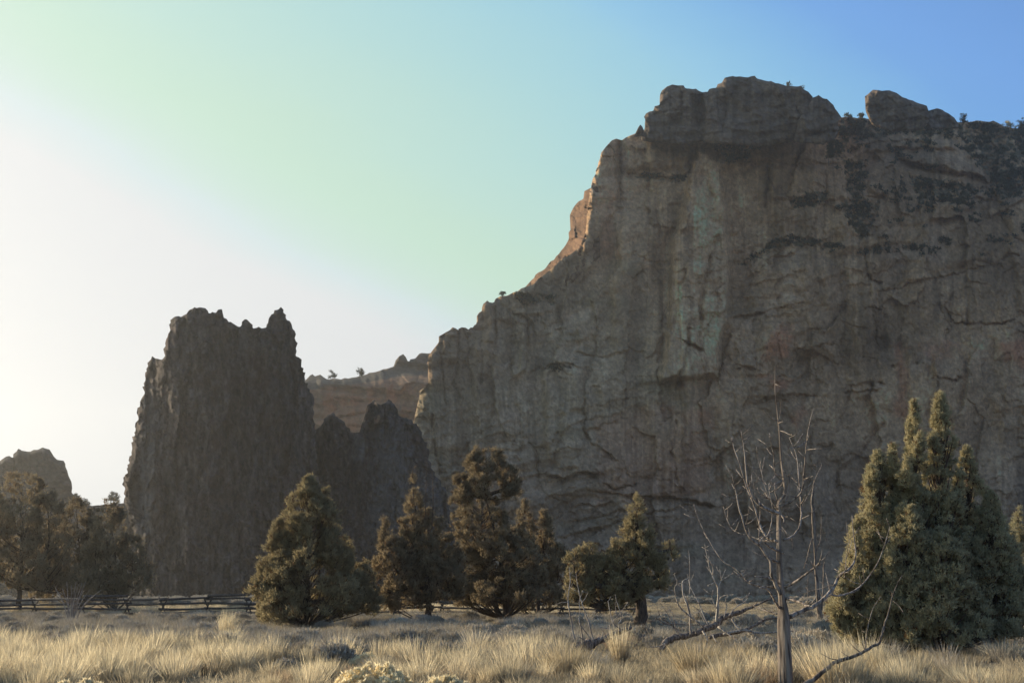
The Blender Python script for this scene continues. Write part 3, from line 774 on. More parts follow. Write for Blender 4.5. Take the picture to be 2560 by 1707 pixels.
def build_ground():
    ys = np.concatenate([np.linspace(-60, 10, 12), np.linspace(12, 110, 260), np.geomspace(112, 1500, 60)])
    xs = np.concatenate([-np.geomspace(45, 1500, 30)[::-1], np.linspace(-44, 44, 260), np.geomspace(45, 1500, 30)])
    X, Yg = np.meshgrid(xs, ys)
    Z = ground_z(X, Yg)
    V = np.stack([X, Yg, Z], -1).reshape(-1, 3)
    ny, nx = X.shape
    idx = np.arange(ny * nx).reshape(ny, nx)
    f = np.stack([idx[:-1, :-1], idx[:-1, 1:], idx[1:, 1:], idx[1:, :-1]], -1).reshape(-1, 4)
    m, n, l = new_mat('dry_soil')
    out = n.new('ShaderNodeOutputMaterial'); b = n.new('ShaderNodeBsdfPrincipled'); b.inputs['Roughness'].default_value = 1
    b.inputs['Specular IOR Level'].default_value = 0.05
    tc = n.new('ShaderNodeTexCoord'); n1 = n.new('ShaderNodeTexNoise'); n1.inputs['Scale'].default_value = 0.5; n1.inputs['Detail'].default_value = 10
    n1.inputs['Roughness'].default_value = 0.7
    l.new(tc.outputs['Object'], n1.inputs['Vector'])
    cr = n.new('ShaderNodeValToRGB')
    cr.color_ramp.elements[0].position = 0.35; cr.color_ramp.elements[0].color = (0.13, 0.105, 0.08, 1)
    cr.color_ramp.elements[1].position = 0.65; cr.color_ramp.elements[1].color = (0.30, 0.25, 0.17, 1)
    l.new(n1.outputs[0], cr.inputs[0]); l.new(cr.outputs[0], b.inputs['Base Color'])
    n2 = n.new('ShaderNodeTexNoise'); n2.inputs['Scale'].default_value = 6; n2.inputs['Detail'].default_value = 8
    l.new(tc.outputs['Object'], n2.inputs['Vector'])
    bp = n.new('ShaderNodeBump'); bp.inputs['Distance'].default_value = 0.12; l.new(n2.outputs[0], bp.inputs['Height'])
    l.new(bp.outputs[0], b.inputs['Normal']); l.new(b.outputs[0], out.inputs[0])
    o = link('ground', mesh_data('ground', V, f, m, None, True))
    tag(o, 'dry sandy ground of the meadow', kind='structure')
build_ground()

def gz(x, y):
    return float(ground_z(np.array([x]), np.array([y]))[0])

# ------------------------------------------------------------------ tubes, trees
class Geo:
    def __init__(s): s.v = []; s.f = []; s.n = 0
    def tube(s, pts, rad, k=6, rough=0.0, rr=R):
        pts = np.asarray(pts, float); m = len(pts)
        T = np.gradient(pts, axis=0); T /= np.linalg.norm(T, axis=1)[:, None] + 1e-9
        up = np.array([0.31, 0.95, 0.11])
        A = np.cross(T, up); A /= np.linalg.norm(A, axis=1)[:, None] + 1e-9
        B = np.cross(T, A)
        an = np.arange(k) / k * 2 * math.pi
        r = np.asarray(rad, float)[:, None]
        if rough: r = r * (1 + rough * RN.uniform(-1, 1, (m, k)))
        V = pts[:, None] + (A[:, None] * np.cos(an)[None, :, None] + B[:, None] * np.sin(an)[None, :, None]) * r[..., None]
        s.v.append(V.reshape(-1, 3))
        i = np.arange(m - 1)[:, None] * k; j = np.arange(k)[None]; j2 = (j + 1) % k
        q = np.stack([i + j, i + j2, i + k + j2, i + k + j], -1).reshape(-1, 4) + s.n
        s.f.append(q[:, [0, 1, 2]]); s.f.append(q[:, [0, 2, 3]])
        s.v.append(pts[[0, -1]]); a = s.n + m * k
        jj = np.arange(k); j3 = (jj + 1) % k
        s.f.append(np.stack([np.full(k, a), s.n + j3, s.n + jj], 1))
        s.f.append(np.stack([np.full(k, a + 1), s.n + (m - 1) * k + jj, s.n + (m - 1) * k + j3], 1))
        s.n += m * k + 2
    def build(s, name, mat, parent, org=(0, 0, 0), smooth=True, col=None):
        V = np.concatenate(s.v) - np.asarray(org)
        cols = None if col is None else np.tile(np.array(col), (len(V), 1))
        return link(name, mesh_data(name, V, np.concatenate(s.f), mat, cols, smooth), parent)

def smooth_path(pts, n=4):
    pts = np.asarray(pts, float)
    if len(pts) < 3:
        t = np.linspace(0, 1, 4)[:, None]
        return pts[0] * (1 - t) + pts[-1] * t
    P_ = np.vstack([2 * pts[0] - pts[1], pts, 2 * pts[-1] - pts[-2]])
    out = []
    for i in range(1, len(P_) - 2):
        for j in range(n):
            t = j / n
            a, b, c, d = P_[i - 1], P_[i], P_[i + 1], P_[i + 2]
            out.append(0.5 * ((2 * b) + (c - a) * t + (2 * a - 5 * b + 4 * c - d) * t * t + (3 * b - a - 3 * c + d) * t ** 3))
    out.append(pts[-1])
    return np.array(out)

def tufts(C, D, S, K, wid, spread, rn):
    """K slender triangles in each tuft centre C, pointing along D"""
    N = len(C)
    d = D[:, None] + rn.normal(0, spread, (N, K, 3))
    d /= np.linalg.norm(d, axis=2)[..., None] + 1e-9
    p0 = C[:, None] + rn.normal(0, 0.28, (N, K, 3)) * S[:, None, None]
    sd_ = np.cross(d, rn.normal(0, 1, (N, K, 3)))
    sd_ /= np.linalg.norm(sd_, axis=2)[..., None] + 1e-9
    L = S[:, None, None] * rn.uniform(0.6, 1.2, (N, K, 1))
    a = p0 - sd_ * L * wid; b = p0 + sd_ * L * wid; c = p0 + d * L
    V = np.stack([a, b, c], 2).reshape(-1, 3)
    return V, np.arange(len(V)).reshape(-1, 3)

LEAF_COLS = {'olive': ((0.46, 0.37, 0.20), (0.25, 0.21, 0.125)), 'grey': ((0.62, 0.52, 0.30), (0.32, 0.295, 0.18)),
             'brown': ((0.39, 0.30, 0.175), (0.215, 0.17, 0.11)), 'dark': ((0.05, 0.052, 0.03), (0.03, 0.034, 0.022))}

def juniper(name, base, Y, lobes, label, seed, col='olive', leaf=0.16, dens=1.0, trunk_r=0.22, group=None, K=7, cl=0.42, tops=(), bare=0.0, lean=None, cat='tree', gap=.50):
    """base: pixel of the foot; lobes: (px, py_top, py_bottom, half width px, depth offset m, point)"""
    rn = np.random.default_rng(seed); rr = random.Random(seed)
    b = P(base[0], base[1], Y); b[2] = gz(b[0], b[1]) - 0.02 if Y < 150 else b[2]
    org = b.copy()
    root = empty(name, org)
    tag(root, label, cat, group)
    mpp = Y / F
    extra = []
    for (lx, lt, lb, hw, dy, pt) in lobes:          # ragged little leaders sticking out of the crown
        if hw < 30: continue
        for q in range(int(4 + hw / 14)):
            h = rr.uniform(.05, .9); side = rr.choice((-1, 1)) * rr.uniform(.35, .95)
            cx_ = lx + side * hw * (1 - h) ** pt * .95
            cy_ = lb + (lt - lb) * h
            hh = rr.uniform(16, 34) * (55 / Y if Y > 55 else 1) * (1.4 if Y < 40 else 1)
            extra.append((cx_, cy_ - hh, cy_ + hh * .5, hh * rr.uniform(.22, .36), dy + rr.uniform(-.5, .3), .75))
    nmain = len(lobes)
    lobes = list(lobes) + extra
    tg = Geo()
    top_all = min(l_[1] for l_ in lobes)
    main = [l_ for l_ in lobes if l_[1] == top_all][0]
    mt = P(main[0], main[1] + 0.10 * (base[1] - main[1]), Y + main[4])
    knee = b + (mt - b) * 0.5 + np.array([(b[0] - mt[0]) * 0.25, 0, 0])
    tp = smooth_path([b - np.array([0, 0, .3]), b + np.array([rr.uniform(-.05, .05), 0, 0.12 * (mt[2] - b[2])]), knee, mt], 5)
    tp[1:-1, :2] += rn.normal(0, 0.04, (len(tp) - 2, 2))
    tr = trunk_r * (1 - np.linspace(0, 1, len(tp)) ** 0.8 * 0.93)
    tr[0] *= 1.35
    tg.tube(tp, tr, 9, 0.12)
    limbs = Geo()
    C = []; Dn = []; S = []; Bv = []
    for (lx, lt, lb, hw, dy, pt) in lobes:
        lp_t = P(lx, lt, Y + dy); lp_b = P(lx, lb, Y + dy)
        H = lp_t[2] - lp_b[2]; Rm = hw * mpp
        # a stem of its own for a side lobe
        zj = max(b[2] + .16 * (mt[2] - b[2]), lp_b[2] + .12 * H)
        j = tp[int(np.argmin(np.abs(tp[:, 2] - zj)))]
        if (lx, lt) != (main[0], main[1]) and hw * mpp > cl * .9:
            path = smooth_path([j, (j + lp_b + (lp_t - lp_b) * .38) / 2 - np.array([0, 0, .03 * H]), lp_b + (lp_t - lp_b) * .42, lp_b + (lp_t - lp_b) * .93], 4)
            limbs.tube(path, np.linspace(trunk_r * .45, trunk_r * .05, len(path)), 6, .1)
        vol = H * Rm * Rm
        ncl = int(max(5 if hw * mpp < cl else 10, dens * 4.0 * H * Rm * 2 / (cl * cl)))
        for _ in range(ncl):
            h = rr.random() ** 0.85
            prof = (1 - h) ** pt * min(1.0, (h + 0.05) / 0.16) ** .6
            a = rr.uniform(0, 2 * math.pi)
            if hw * mpp > cl: prof *= 0.60 + 0.72 * float(vn(np.array([h * H / cl * .55 + seed]), np.array([a * 1.3 + lx * .37]), seed)[0])
            if hw * mpp > cl and rr.random() < .9 and float(vn(np.array([h * H / cl * .42 + seed * 3.1]), np.array([a * 1.9 + lx * .11]), seed + 5)[0]) < gap: continue
            rad = Rm * prof * (rr.random() ** 0.38)
            ax = lp_b + (lp_t - lp_b) * h
            c = ax + np.array([math.cos(a) * rad, math.sin(a) * rad, 0])
            out_ = np.array([math.cos(a), math.sin(a), 0.0])
            k = rad / (Rm + 1e-6)
            csz = cl * (0.55 + 0.5 * (1 - h)) * rr.uniform(.7, 1.25)
            csz = min(csz, 0.25 + Rm * prof * .8)
            nt_ = int(15 * dens * (csz / leaf * .42) ** 1.5) + 5
            pts = rn.normal(0, 1, (nt_, 3)); pts /= np.linalg.norm(pts, axis=1)[:, None] + 1e-9
            pts *= rn.uniform(0.1, 1.2, (nt_, 1)) * np.array([csz, csz, csz * .85]) * .68
            C.append(c + pts)
            dd = out_ * (.45 * k) + np.array([0, 0, .75]) + pts / (csz + 1e-6) * 1.0
            Dn.append(dd / np.linalg.norm(dd, axis=1)[:, None])
            S.append(rn.uniform(.7, 1.25, nt_) * leaf * (0.7 + .3 * (1 - h)))
            Bv.append(np.full(nt_, rr.gauss(0, .28)) + rn.normal(0, .35, nt_))
            if rr.random() < .34:
                start = lp_b + (lp_t - lp_b) * max(0, h - .14 - .15 * k)
                if h < .25 and lb > base[1] - 40: start = tp[2]
                pth = smooth_path([start, (start + c) / 2 + np.array([0, 0, -.06 * Rm]), c], 3)
                r0 = .018 + .035 * (1 - h) * (trunk_r / .2)
                limbs.tube(pth, np.linspace(r0, .008, len(pth)), 4)
    for (a_, b_) in tops:     # dead tips above the crown
        pa = P(a_[0], a_[1], Y); pb = P(b_[0], b_[1], Y)
        pth = smooth_path([pa, (pa + pb) / 2 + rn.normal(0, .05, 3), pb], 4)
        limbs.tube(pth, np.linspace(.035, .008, len(pth)), 4)
        for q in range(9):
            t = rr.uniform(.1, .95); s0 = pa + (pb - pa) * t
            e = s0 + np.array([rr.uniform(-.4, .4), rr.uniform(-.3, .3), rr.uniform(.05, .35)])
            limbs.tube(np.array([s0, (s0 + e) / 2, e]), [.012, .009, .005], 3)
    tg.build('trunk', M_BARK, root, org)
    if limbs.n: tag(limbs.build('limbs', M_BARK, root, org), kind='stuff')
    C = np.concatenate(C); Dn = np.concatenate(Dn); S = np.concatenate(S); Bv = np.concatenate(Bv)
    ok = C[:, 2] > b[2] + .05
    C, Dn, S, Bv = C[ok], Dn[ok], S[ok], Bv[ok]
    V, f = tufts(C, Dn, S * 1.15, K, 0.15, 0.42, rn)
    ca, cb = LEAF_COLS[col]
    t = 1 / (1 + np.exp(-2.2 * Bv)); t = np.repeat(t, 3 * K)
    cols = np.array(ca)[None] * t[:, None] + np.array(cb)[None] * (1 - t[:, None])
    br = rn.random(len(C)) < 0.06
    brr = np.repeat(br, 3 * K)
    cols[brr] = np.array((0.15, 0.085, 0.045))
    link('crown', mesh_data('crown', V - org, f, M_LEAF, cols), root)
    return root

GJ = 'junipers behind the meadow'
juniper('juniper_tree', (45, 1527), 92, [(55, 1180, 1470, 125, 0, .4), (-60, 1210, 1480, 140, 1, .4), (120, 1230, 1480, 85, -1, .4)],
        'broad shaded juniper with a dark visible trunk at the far left edge', 1, 'brown', .26, .8, .34, GJ, 6, .85)
juniper('juniper_tree', (196, 1527), 96, [(190, 1248, 1500, 85, 0, .4), (140, 1290, 1500, 80, 1, .5), (235, 1300, 1500, 70, -1, .5)],
        'hazy brown juniper second from the left, behind the bare stick shrub', 2, 'brown', .26, .8, .26, GJ, 6, .8)
juniper('juniper_tree', (286, 1525), 88, [(275, 1250, 1490, 75, 0, .4), (330, 1340, 1490, 62, 0, .4), (240, 1330, 1500, 60, 0, .5)],
        'low dull juniper in front of the foot of the dark spire', 3, 'brown', .24, .8, .24, GJ, 6, .75)
juniper('juniper_tree', (765, 1562), 55, [(772, 1192, 1555, 140, 0, .62), (815, 1225, 1420, 38, .4, .8), (700, 1300, 1550, 75, -.5, .7), (668, 1400, 1545, 55, 0, .6), (860, 1365, 1530, 66, .8, .5), (905, 1410, 1535, 55, 1.5, .4), (838, 1360, 1420, 18, 0, .8)],
        'sunlit cone-shaped juniper with foliage down to the ground right of the tall spire', 4, 'olive', .15, 1.0, .20, GJ, 7, .42)
juniper('juniper_tree', (1068, 1556), 59, [(1032, 1188, 1420, 42, 0, .6), (1075, 1275, 1500, 88, .5, .5), (985, 1330, 1480, 66, -.5, .5), (962, 1296, 1390, 24, 0, .7), (1120, 1330, 1500, 60, .6, .5), (1010, 1440, 1520, 80, 0, .5)],
        'juniper with bare grey twigs sticking from its top, centre left group', 5, 'brown', .15, .9, .26, GJ, 7, .42,
        tops=[((1062, 1330), (1066, 1145)), ((1080, 1320), (1081, 1180)), ((1030, 1200), (1038, 1160))])
juniper('juniper_tree', (1262, 1546), 67, [(1215, 1122, 1245, 68, 0, .28), (1275, 1165, 1240, 30, 0, .4), (1150, 1188, 1260, 30, 0, .4), (1205, 1235, 1400, 92, 0, .35), (1255, 1330, 1510, 138, -.8, .4), (1190, 1380, 1510, 85, .5, .5), (1300, 1420, 1510, 80, 0, .5)],
        'tallest rounded juniper with an open clumpy crown in the middle of the trees', 6, 'brown', .17, .95, .34, GJ, 7, .45)
juniper('juniper_tree', (1345, 1541), 76, [(1312, 1252, 1420, 42, 0, .5), (1358, 1278, 1450, 52, .5, .5), (1395, 1360, 1510, 62, 0, .45), (1330, 1400, 1520, 80, 0, .4)],
        'shorter juniper with two rounded tops half behind the tallest one', 7, 'brown', .18, .95, .22, GJ, 7, .5)
juniper('juniper_tree', (1602, 1572), 49, [(1592, 1236, 1300, 26, 0, .4), (1590, 1290, 1400, 58, 0, .45), (1560, 1350, 1490, 85, 0, .4), (1475, 1355, 1490, 50, .3, .5), (1440, 1372, 1500, 40, -.3, .4), (1510, 1385, 1520, 75, 0, .4), (1645, 1385, 1470, 40, 0, .5), (1672, 1345, 1395, 20, 0, .5)],
        'narrow olive juniper with a thick dark trunk, left of the fallen logs', 8, 'olive', .13, .85, .42, GJ, 7, .32)
juniper('juniper_tree', (2350, 1632), 30, [(2352, 985, 1560, 100, 0, .68), (2285, 1000, 1500, 62, -.3, .85), (2195, 1130, 1600, 100, -.2, .68), (2150, 1290, 1605, 76, 0, .6), (2415, 1120, 1600, 105, .3, .66),
         (2475, 1232, 1610, 92, 0, .62), (2128, 1420, 1560, 50, -.4, .5), (2260, 1260, 1610, 90, -.8, .5), (2350, 1320, 1612, 110, -.9, .5), (2530, 1330, 1590, 60, .4, .6), (2232, 1110, 1400, 30, 0, .8)],
        'large dense many-pointed juniper at the right, lit on its left side', 9, 'grey', .085, 1.15, .30, 'junipers at the right edge', 7, .22)
juniper('juniper_tree', (2640, 1570), 48, [(2545, 1268, 1500, 30, 0, .6), (2620, 1230, 1560, 90, 0, .6)],
        'darker juniper cut by the right edge behind the large one', 10, 'grey', .13, .9, .2, 'junipers at the right edge', 6, .35)

# small trees on the skyline
def sky_tree(px, py, Y, h, w_, label, seed, group='small trees on the skyline', col='dark'):
    juniper('small_tree', (px, py), Y, [(px, py - h, py - h * .25, w_, 0, .35), (px + w_ * .4, py - h * .8, py - h * .3, w_ * .6, 0, .35)],
            label, seed, col, .55 * Y / 500, .8, .22, group, 5, 1.5 * Y / 500)
sky_tree(827, 950, 545, 24, 15, 'small round tree on the reddish skyline nearest the dark spire', 21)
sky_tree(898, 946, 548, 28, 12, 'small upright tree on the reddish skyline left of the rock knob', 22)
sky_tree(284, 1262, 438, 32, 17, 'dark round tree on the low skyline just left of the spire foot', 23)
sky_tree(190, 1252, 404, 18, 10, 'small tree on the low skyline below the butte', 24)
sky_tree(208, 1266, 414, 20, 16, 'low bushy tree right below the butte cliff', 25)
sky_tree(2407, 312, 430, 26, 14, 'wind-bent little tree on the rim right of the summit boulders', 26)
sky_tree(2072, 412, 395, 55, 12, 'slim dark pine on the ledge below the right summit dome', 27)
sky_tree(2555, 322, 432, 26, 16, 'dark little tree on the rim at the right picture edge', 28)
sky_tree(1257, 741, 350, 12, 8, 'tiny bush on the sloping ridge left of the big cliff', 29)
sky_tree(2520, 320, 432, 14, 18, 'pale low bush on the rim near the right picture edge', 30, col='grey')

# dark scrub on ledges and rim: nobody could count it
def cliff_scrub():
    rn = np.random.default_rng(77); C = []
    for pg in SCRUB + [[(2105, 288), (2165, 286), (2175, 300), (2100, 305)], [(1960, 208), (2005, 212), (2010, 224), (1960, 220)], [(2395, 305), (2600, 318), (2600, 340), (2395, 325)]]:
        a = np.array(pg); n = int(max(18, (np.ptp(a[:, 0]) * np.ptp(a[:, 1])) / 50))
        q = rn.uniform(a.min(0), a.max(0), (n, 2)); q = q[inside(q[:, 0], q[:, 1], pg) & (fbm(q[:, 0] / 16, q[:, 1] / 10, 3, 70) > -.02)]
        Y = wall_Y(q[:, 0], q[:, 1]) - 0.5
        C.append(P(q[:, 0], q[:, 1], Y))
    q = rn.uniform((2080, 300), (2640, 640), (1500, 2)); q = q[(fbm(q[:, 0] / 40, q[:, 1] / 26, 3, 72) > .2) & (q[:, 1] > np.interp(q[:, 0], [2080, 2400, 2640], [320, 330, 350]))]
    C.append(P(q[:, 0], q[:, 1], wall_Y(q[:, 0], q[:, 1]) - .4))
    C = np.concatenate(C)
    N = len(C); K = 14
    cc = np.repeat(C, K, 0) + rn.normal(0, .55, (N * K, 3)) * np.array([1.1, .8, .7])
    D = np.tile([0, 0, 1.0], (len(cc), 1)); S = rn.uniform(.5, 1.0, len(cc))
    V, f = tufts(cc, D, S, 3, .35, .6, rn)
    cols = np.repeat(rn.uniform(.6, 1.4, (N * K, 1)) * np.array([[0.105, 0.10, 0.065]]), 9, 0)
    org = np.array([150, 400, 0.])
    tag(link('cliff_scrub', mesh_data('cliff_scrub', V - org, f, M_LEAF, cols), None, org), 'dark scrub growing on ledges and gullies of the big cliff', 'scrub', kind='stuff')
cliff_scrub()

# ------------------------------------------------------------------ dead trees, fallen logs (traced limb by limb)
def conv(o, s, pts): return [(o[0] + x / s, o[1] + y / s) for x, y in pts]
def A(*p): return conv((1700, 900), 3.92, p)
def B(*p): return conv((1700, 1260), 3.508, p)
def Cc(*p): return conv((1400, 1400), 4.704, p)

def limb_obj(root, org, name, pts, w0, w1, Y, sc, mat, dy0=0.0, dy1=0.0, k=7, rough=.08, wl_=None, twigs=0, seed=0):
    """pts in photo pixels; widths in photo pixels"""
    n = len(pts)
    Ys = Y + np.linspace(dy0, dy1, n)
    W = np.array([P(p[0], p[1], y) for p, y in zip(pts, Ys)])
    S = smooth_path(W, 4)
    ws = np.interp(np.linspace(0, 1, len(S)), np.linspace(0, 1, n if wl_ else 2), wl_ if wl_ else [w0, w1])
    rn = np.random.default_rng(seed + int(abs(pts[0][0]) * 7))
    S[1:-1] += rn.normal(0, 1, (len(S) - 2, 3)) * (ws[1:-1, None] * .10 * Y / F)
    rad = np.maximum(ws * 1.22 * Y / F / 2, 0.005)
    g = Geo(); g.tube(S, rad, k if ws.max() > 8 else 5, rough)
    for q in range(twigs):
        i = rn.integers(len(S) // 5, len(S)); s0 = S[i]; L = rn.uniform(.08, .32)
        d = rn.normal(0, 1, 3); d[2] = abs(d[2]) * .5; d /= np.linalg.norm(d)
        g.tube(np.array([s0, s0 + d * L * .5 + [0, 0, .01], s0 + d * L + [0, 0, L * .25]]), [min(rad[i] * .6, .012), .006, .004], 4)
    return g.build(name, mat, root, org)

def dead_tree():
    Y = 19.0
    b = P(*B((935, 1700))[0], Y)
    org = np.array([b[0], b[1], gz(b[0], b[1])])
    root = tag(empty('dead_tree', org), 'tall bare dead tree with curved grey branches in the right foreground', 'dead tree')
    tr = B((945, 1800), (935, 1568), (925, 1300), (917, 1050), (912, 930), (895, 800), (880, 600), (872, 420), (868, 250), (870, 100)) + \
         A((970, 1400), (1020, 1330), (1030, 1270), (1010, 1100), (990, 950), (980, 750), (965, 600), (945, 420), (930, 250), (932, 60))
    wl_ = [46, 36, 31, 30, 24, 16, 13, 12, 11, 10, 8, 7, 6.6, 5.6, 5, 4.3, 3.6, 2.6, 1.6, .9]
    n = len(tr)
    W = np.array([P(p[0], p[1], Y) for p in tr])
    S = smooth_path(W, 6)
    ws = np.interp(np.linspace(0, n - 1, len(S)), np.arange(n), wl_)
    g = Geo(); rad = ws * Y / F / 2
    # ribbed trunk
    T = 16; g.tube(S, rad, T, .0)
    V = g.v[0].reshape(len(S), T, 3)
    rib = 1 + .16 * np.cos(np.arange(T) * 2 * math.pi * 3 / T)[None] + .08 * RN.uniform(-1, 1, (len(S), T)).cumsum(0) * .12
    g.v[0] = (S[:, None] + (V - S[:, None]) * rib[..., None]).reshape(-1, 3)
    g.build('trunk', M_DEAD, root, org)
    br = [
        (A((965, 1500), (880, 1470), (790, 1420), (730, 1360), (690, 1280), (660, 1180), (645, 1030), (630, 880), (600, 680)), 7.2, 1.4, -.3, -.8, 5),
        (B((858, 325), (780, 300), (720, 230), (690, 140)) + A((720, 1400), (650, 1230), (590, 1030), (530, 860), (510, 760)), 6, 1.2, 0, .9, 5),
        (B((885, 790), (840, 700), (805, 620), (797, 500), (760, 450), (700, 360), (640, 320), (580, 230), (551, 140)) + A((570, 1400), (545, 1260), (510, 1130), (455, 1075)), 7.5, 1.2, -.1, -.6, 6),
        (B((862, 510), (800, 480), (765, 440)), 5, 4, 0, -.3, 0), (B((862, 410), (800, 380), (740, 338)), 5.5, 3, 0, -.9, 0),
        (B((700, 345), (720, 300), (770, 270), (800, 180), (812, 50)) + A((880, 1300), (870, 1200)), 3.6, 1, -.4, -.3, 3),
        (B((698, 340), (695, 200), (705, 30)), 2.6, 1, -.4, 0, 2), (B((850, 690), (800, 655), (740, 640), (660, 630)), 4, 2, 0, -.5, 0),
        (B((872, 905), (840, 860), (800, 780), (750, 735), (700, 730)), 5.5, 2.4, 0, -.7, 0),
        (B((862, 725), (700, 715), (600, 680), (540, 610), (460, 545), (380, 500), (300, 390), (220, 250), (160, 120), (120, 0)), 4.4, 1.2, .1, .9, 6),
        (B((905, 725), (1000, 690), (1100, 620), (1200, 540), (1228, 500)), 6.5, 2.4, 0, -.7, 2),
        (B((920, 828), (1030, 850), (1110, 890), (1165, 893)), 6, 3.6, 0, -.8, 0), (B((1140, 885), (1170, 850), (1195, 815)), 3, 2, -.7, -.8, 0),
        (B((955, 985), (1060, 940), (1180, 890), (1290, 800), (1350, 720), (1400, 630), (1480, 570), (1530, 500), (1540, 400), (1520, 250), (1510, 100)), 9, 1.2, 0, .9, 6),
        (B((1310, 790), (1400, 800), (1520, 760), (1620, 680), (1720, 540), (1780, 400), (1840, 200)), 4, 1.1, .4, .9, 5),
        (B((1450, 590), (1460, 450), (1490, 300)), 2.2, .9, .5, .4, 2), (B((1405, 625), (1440, 640), (1445, 600)), 2.6, 1.5, .5, .2, 0),
        (B((905, 315), (1000, 270), (1050, 190), (1065, 80)) + A((1184, 1411), (1175, 1250), (1160, 1100), (1145, 950), (1110, 850), (1070, 760)), 4.6, 1, 0, .8, 6),
        (A((985, 1440), (1080, 1390), (1160, 1330), (1200, 1280), (1215, 1150), (1230, 950), (1250, 750), (1270, 620), (1310, 470)), 5.2, 1, 0, -.6, 5),
        (A((1200, 1430), (1290, 1260), (1340, 1130), (1390, 1030), (1370, 1000)), 1.6, 1, .6, .6, 2),
        (A((1238, 790), (1160, 850), (1060, 860)), 2, 1.2, -.4, -.8, 0), (A((1240, 880), (1320, 870), (1400, 865)), 2, 1, -.4, -.8, 0),
        (A((1215, 1170), (1260, 1150), (1310, 1135)), 2.4, 1, -.3, -.6, 0), (A((1265, 650), (1330, 630)), 1.4, .8, -.5, -.6, 0),
        (A((1000, 1142), (940, 1110), (925, 1060), (920, 950), (900, 850), (885, 770)), 2.6, .9, 0, -.4, 3),
        (A((1005, 1178), (930, 1215)), 2.4, 1.2, 0, -.4, 0), (A((1012, 1080), (1055, 1125), (1070, 1160), (1060, 1250), (1040, 1380), (1010, 1480)), 1.8, 2.4, -.1, 0, 1),
        (A((980, 690), (1030, 705), (1070, 728), (1105, 732)), 2.2, 1, 0, -.5, 0), (A((962, 595), (980, 550), (990, 450), (990, 400)), 1.7, .8, 0, -.1, 0),
        (A((955, 592), (910, 572), (860, 530), (820, 490)), 1.8, 1, 0, -.6, 0), (A((965, 618), (1010, 600)), 1.6, .9, 0, -.2, 0),
        (A((935, 235), (990, 262)), 1.4, .8, 0, -.2, 0), (A((975, 1500), (960, 1380), (935, 1300), (930, 1200)), 4, 1.4, 0, .1, 2),
        (A((955, 1460), (880, 1360), (820, 1340), (760, 1270), (690, 1180)), 3, 1, 0, -.7, 3),
        (A((880, 1360), (830, 1230), (800, 1100), (770, 980), (750, 850)), 1.4, .8, -.4, -.2, 3), (A((900, 1380), (875, 1220), (940, 1120)), 1.4, .8, -.3, 0, 2),
        (B((885, 90), (910, 130), (912, 165)), 3, 1.8, 0, -.4, 0), (B((880, 90), (920, 108), (950, 110)), 2.2, 1.4, 0, -.2, 0),
        (B((890, 420), (912, 432)), 3, 3, 0, -.2, 0), (B((980, 280), (985, 330), (995, 400)), 2, .8, .2, .2, 1),
        (B((860, 325), (740, 322), (620, 280), (480, 235), (420, 150), (380, 20)), 2.6, .9, .1, 1.1, 5),
        (B((1330, 705), (1230, 740), (1120, 770), (1070, 830)), 2, .8, .6, .9, 2), (B((850, 960), (760, 935), (640, 890), (500, 820)), 3.2, 1, .3, 1.3, 4),
    ]
    for i, (p, w0, w1, d0_, d1_, tw) in enumerate(br):
        limb_obj(root, org, 'branch', p, w0 * 1.1, w1 * 1.1, Y, 1, M_BRANCH, d0_, d1_, 7, .08, None, tw * 2, i)
dead_tree()

def traced(name, label, cat, Y, foot, items, mat, group=None):
    b = P(foot[0], foot[1], Y)
    org = np.array([b[0], b[1], gz(b[0], b[1])])
    root = tag(empty(name, org), label, cat, group)
    for i, it in enumerate(items):
        nm, p, w0, w1, d0_, d1_, tw = it[:7]
        fk = 1.35 if name == 'fallen_log' and nm == 'branch' else 1.0
        limb_obj(root, org, nm, p, w0 * fk, w1 * fk, Y, 1, M_PALE if name == 'fallen_log' and nm == 'branch' else mat, d0_, d1_, 8, .12, it[7] if len(it) > 7 else None, tw, i + 50)
    return root

traced('fallen_branch', 'long fallen grey limb curving upward in the bottom right grass', 'fallen branch', 18.5, (2010, 1740), [
    ('log', B((1000, 1640), (1110, 1568), (1200, 1510), (1300, 1430), (1400, 1370), (1500, 1340), (1620, 1290), (1690, 1240), (1740, 1225), (1760, 1170), (1790, 1060), (1830, 950), (1860, 820), (1900, 710), (1950, 620)),
     0, 0, 0, 0, 4, [9, 9, 8.4, 7.6, 7, 6.4, 6, 5.6, 5, 3.8, 3.2, 2.8, 2.2, 1.6, 1]),
    ('branch', B((1625, 1275), (1640, 1130), (1665, 1000), (1700, 900), (1760, 810)), 2.6, 1, 0, .3, 2),
    ('branch', B((1860, 840), (1920, 890), (1960, 950)), 1.2, .7, 0, -.3, 0), ('branch', B((1620, 1275), (1600, 1215)), 1.8, .8, 0, -.1, 0),
    ('branch', B((1850, 800), (1862, 775), (1840, 762)), 1.8, .9, 0, -.1, 0)], M_DEAD, 'fallen deadwood')
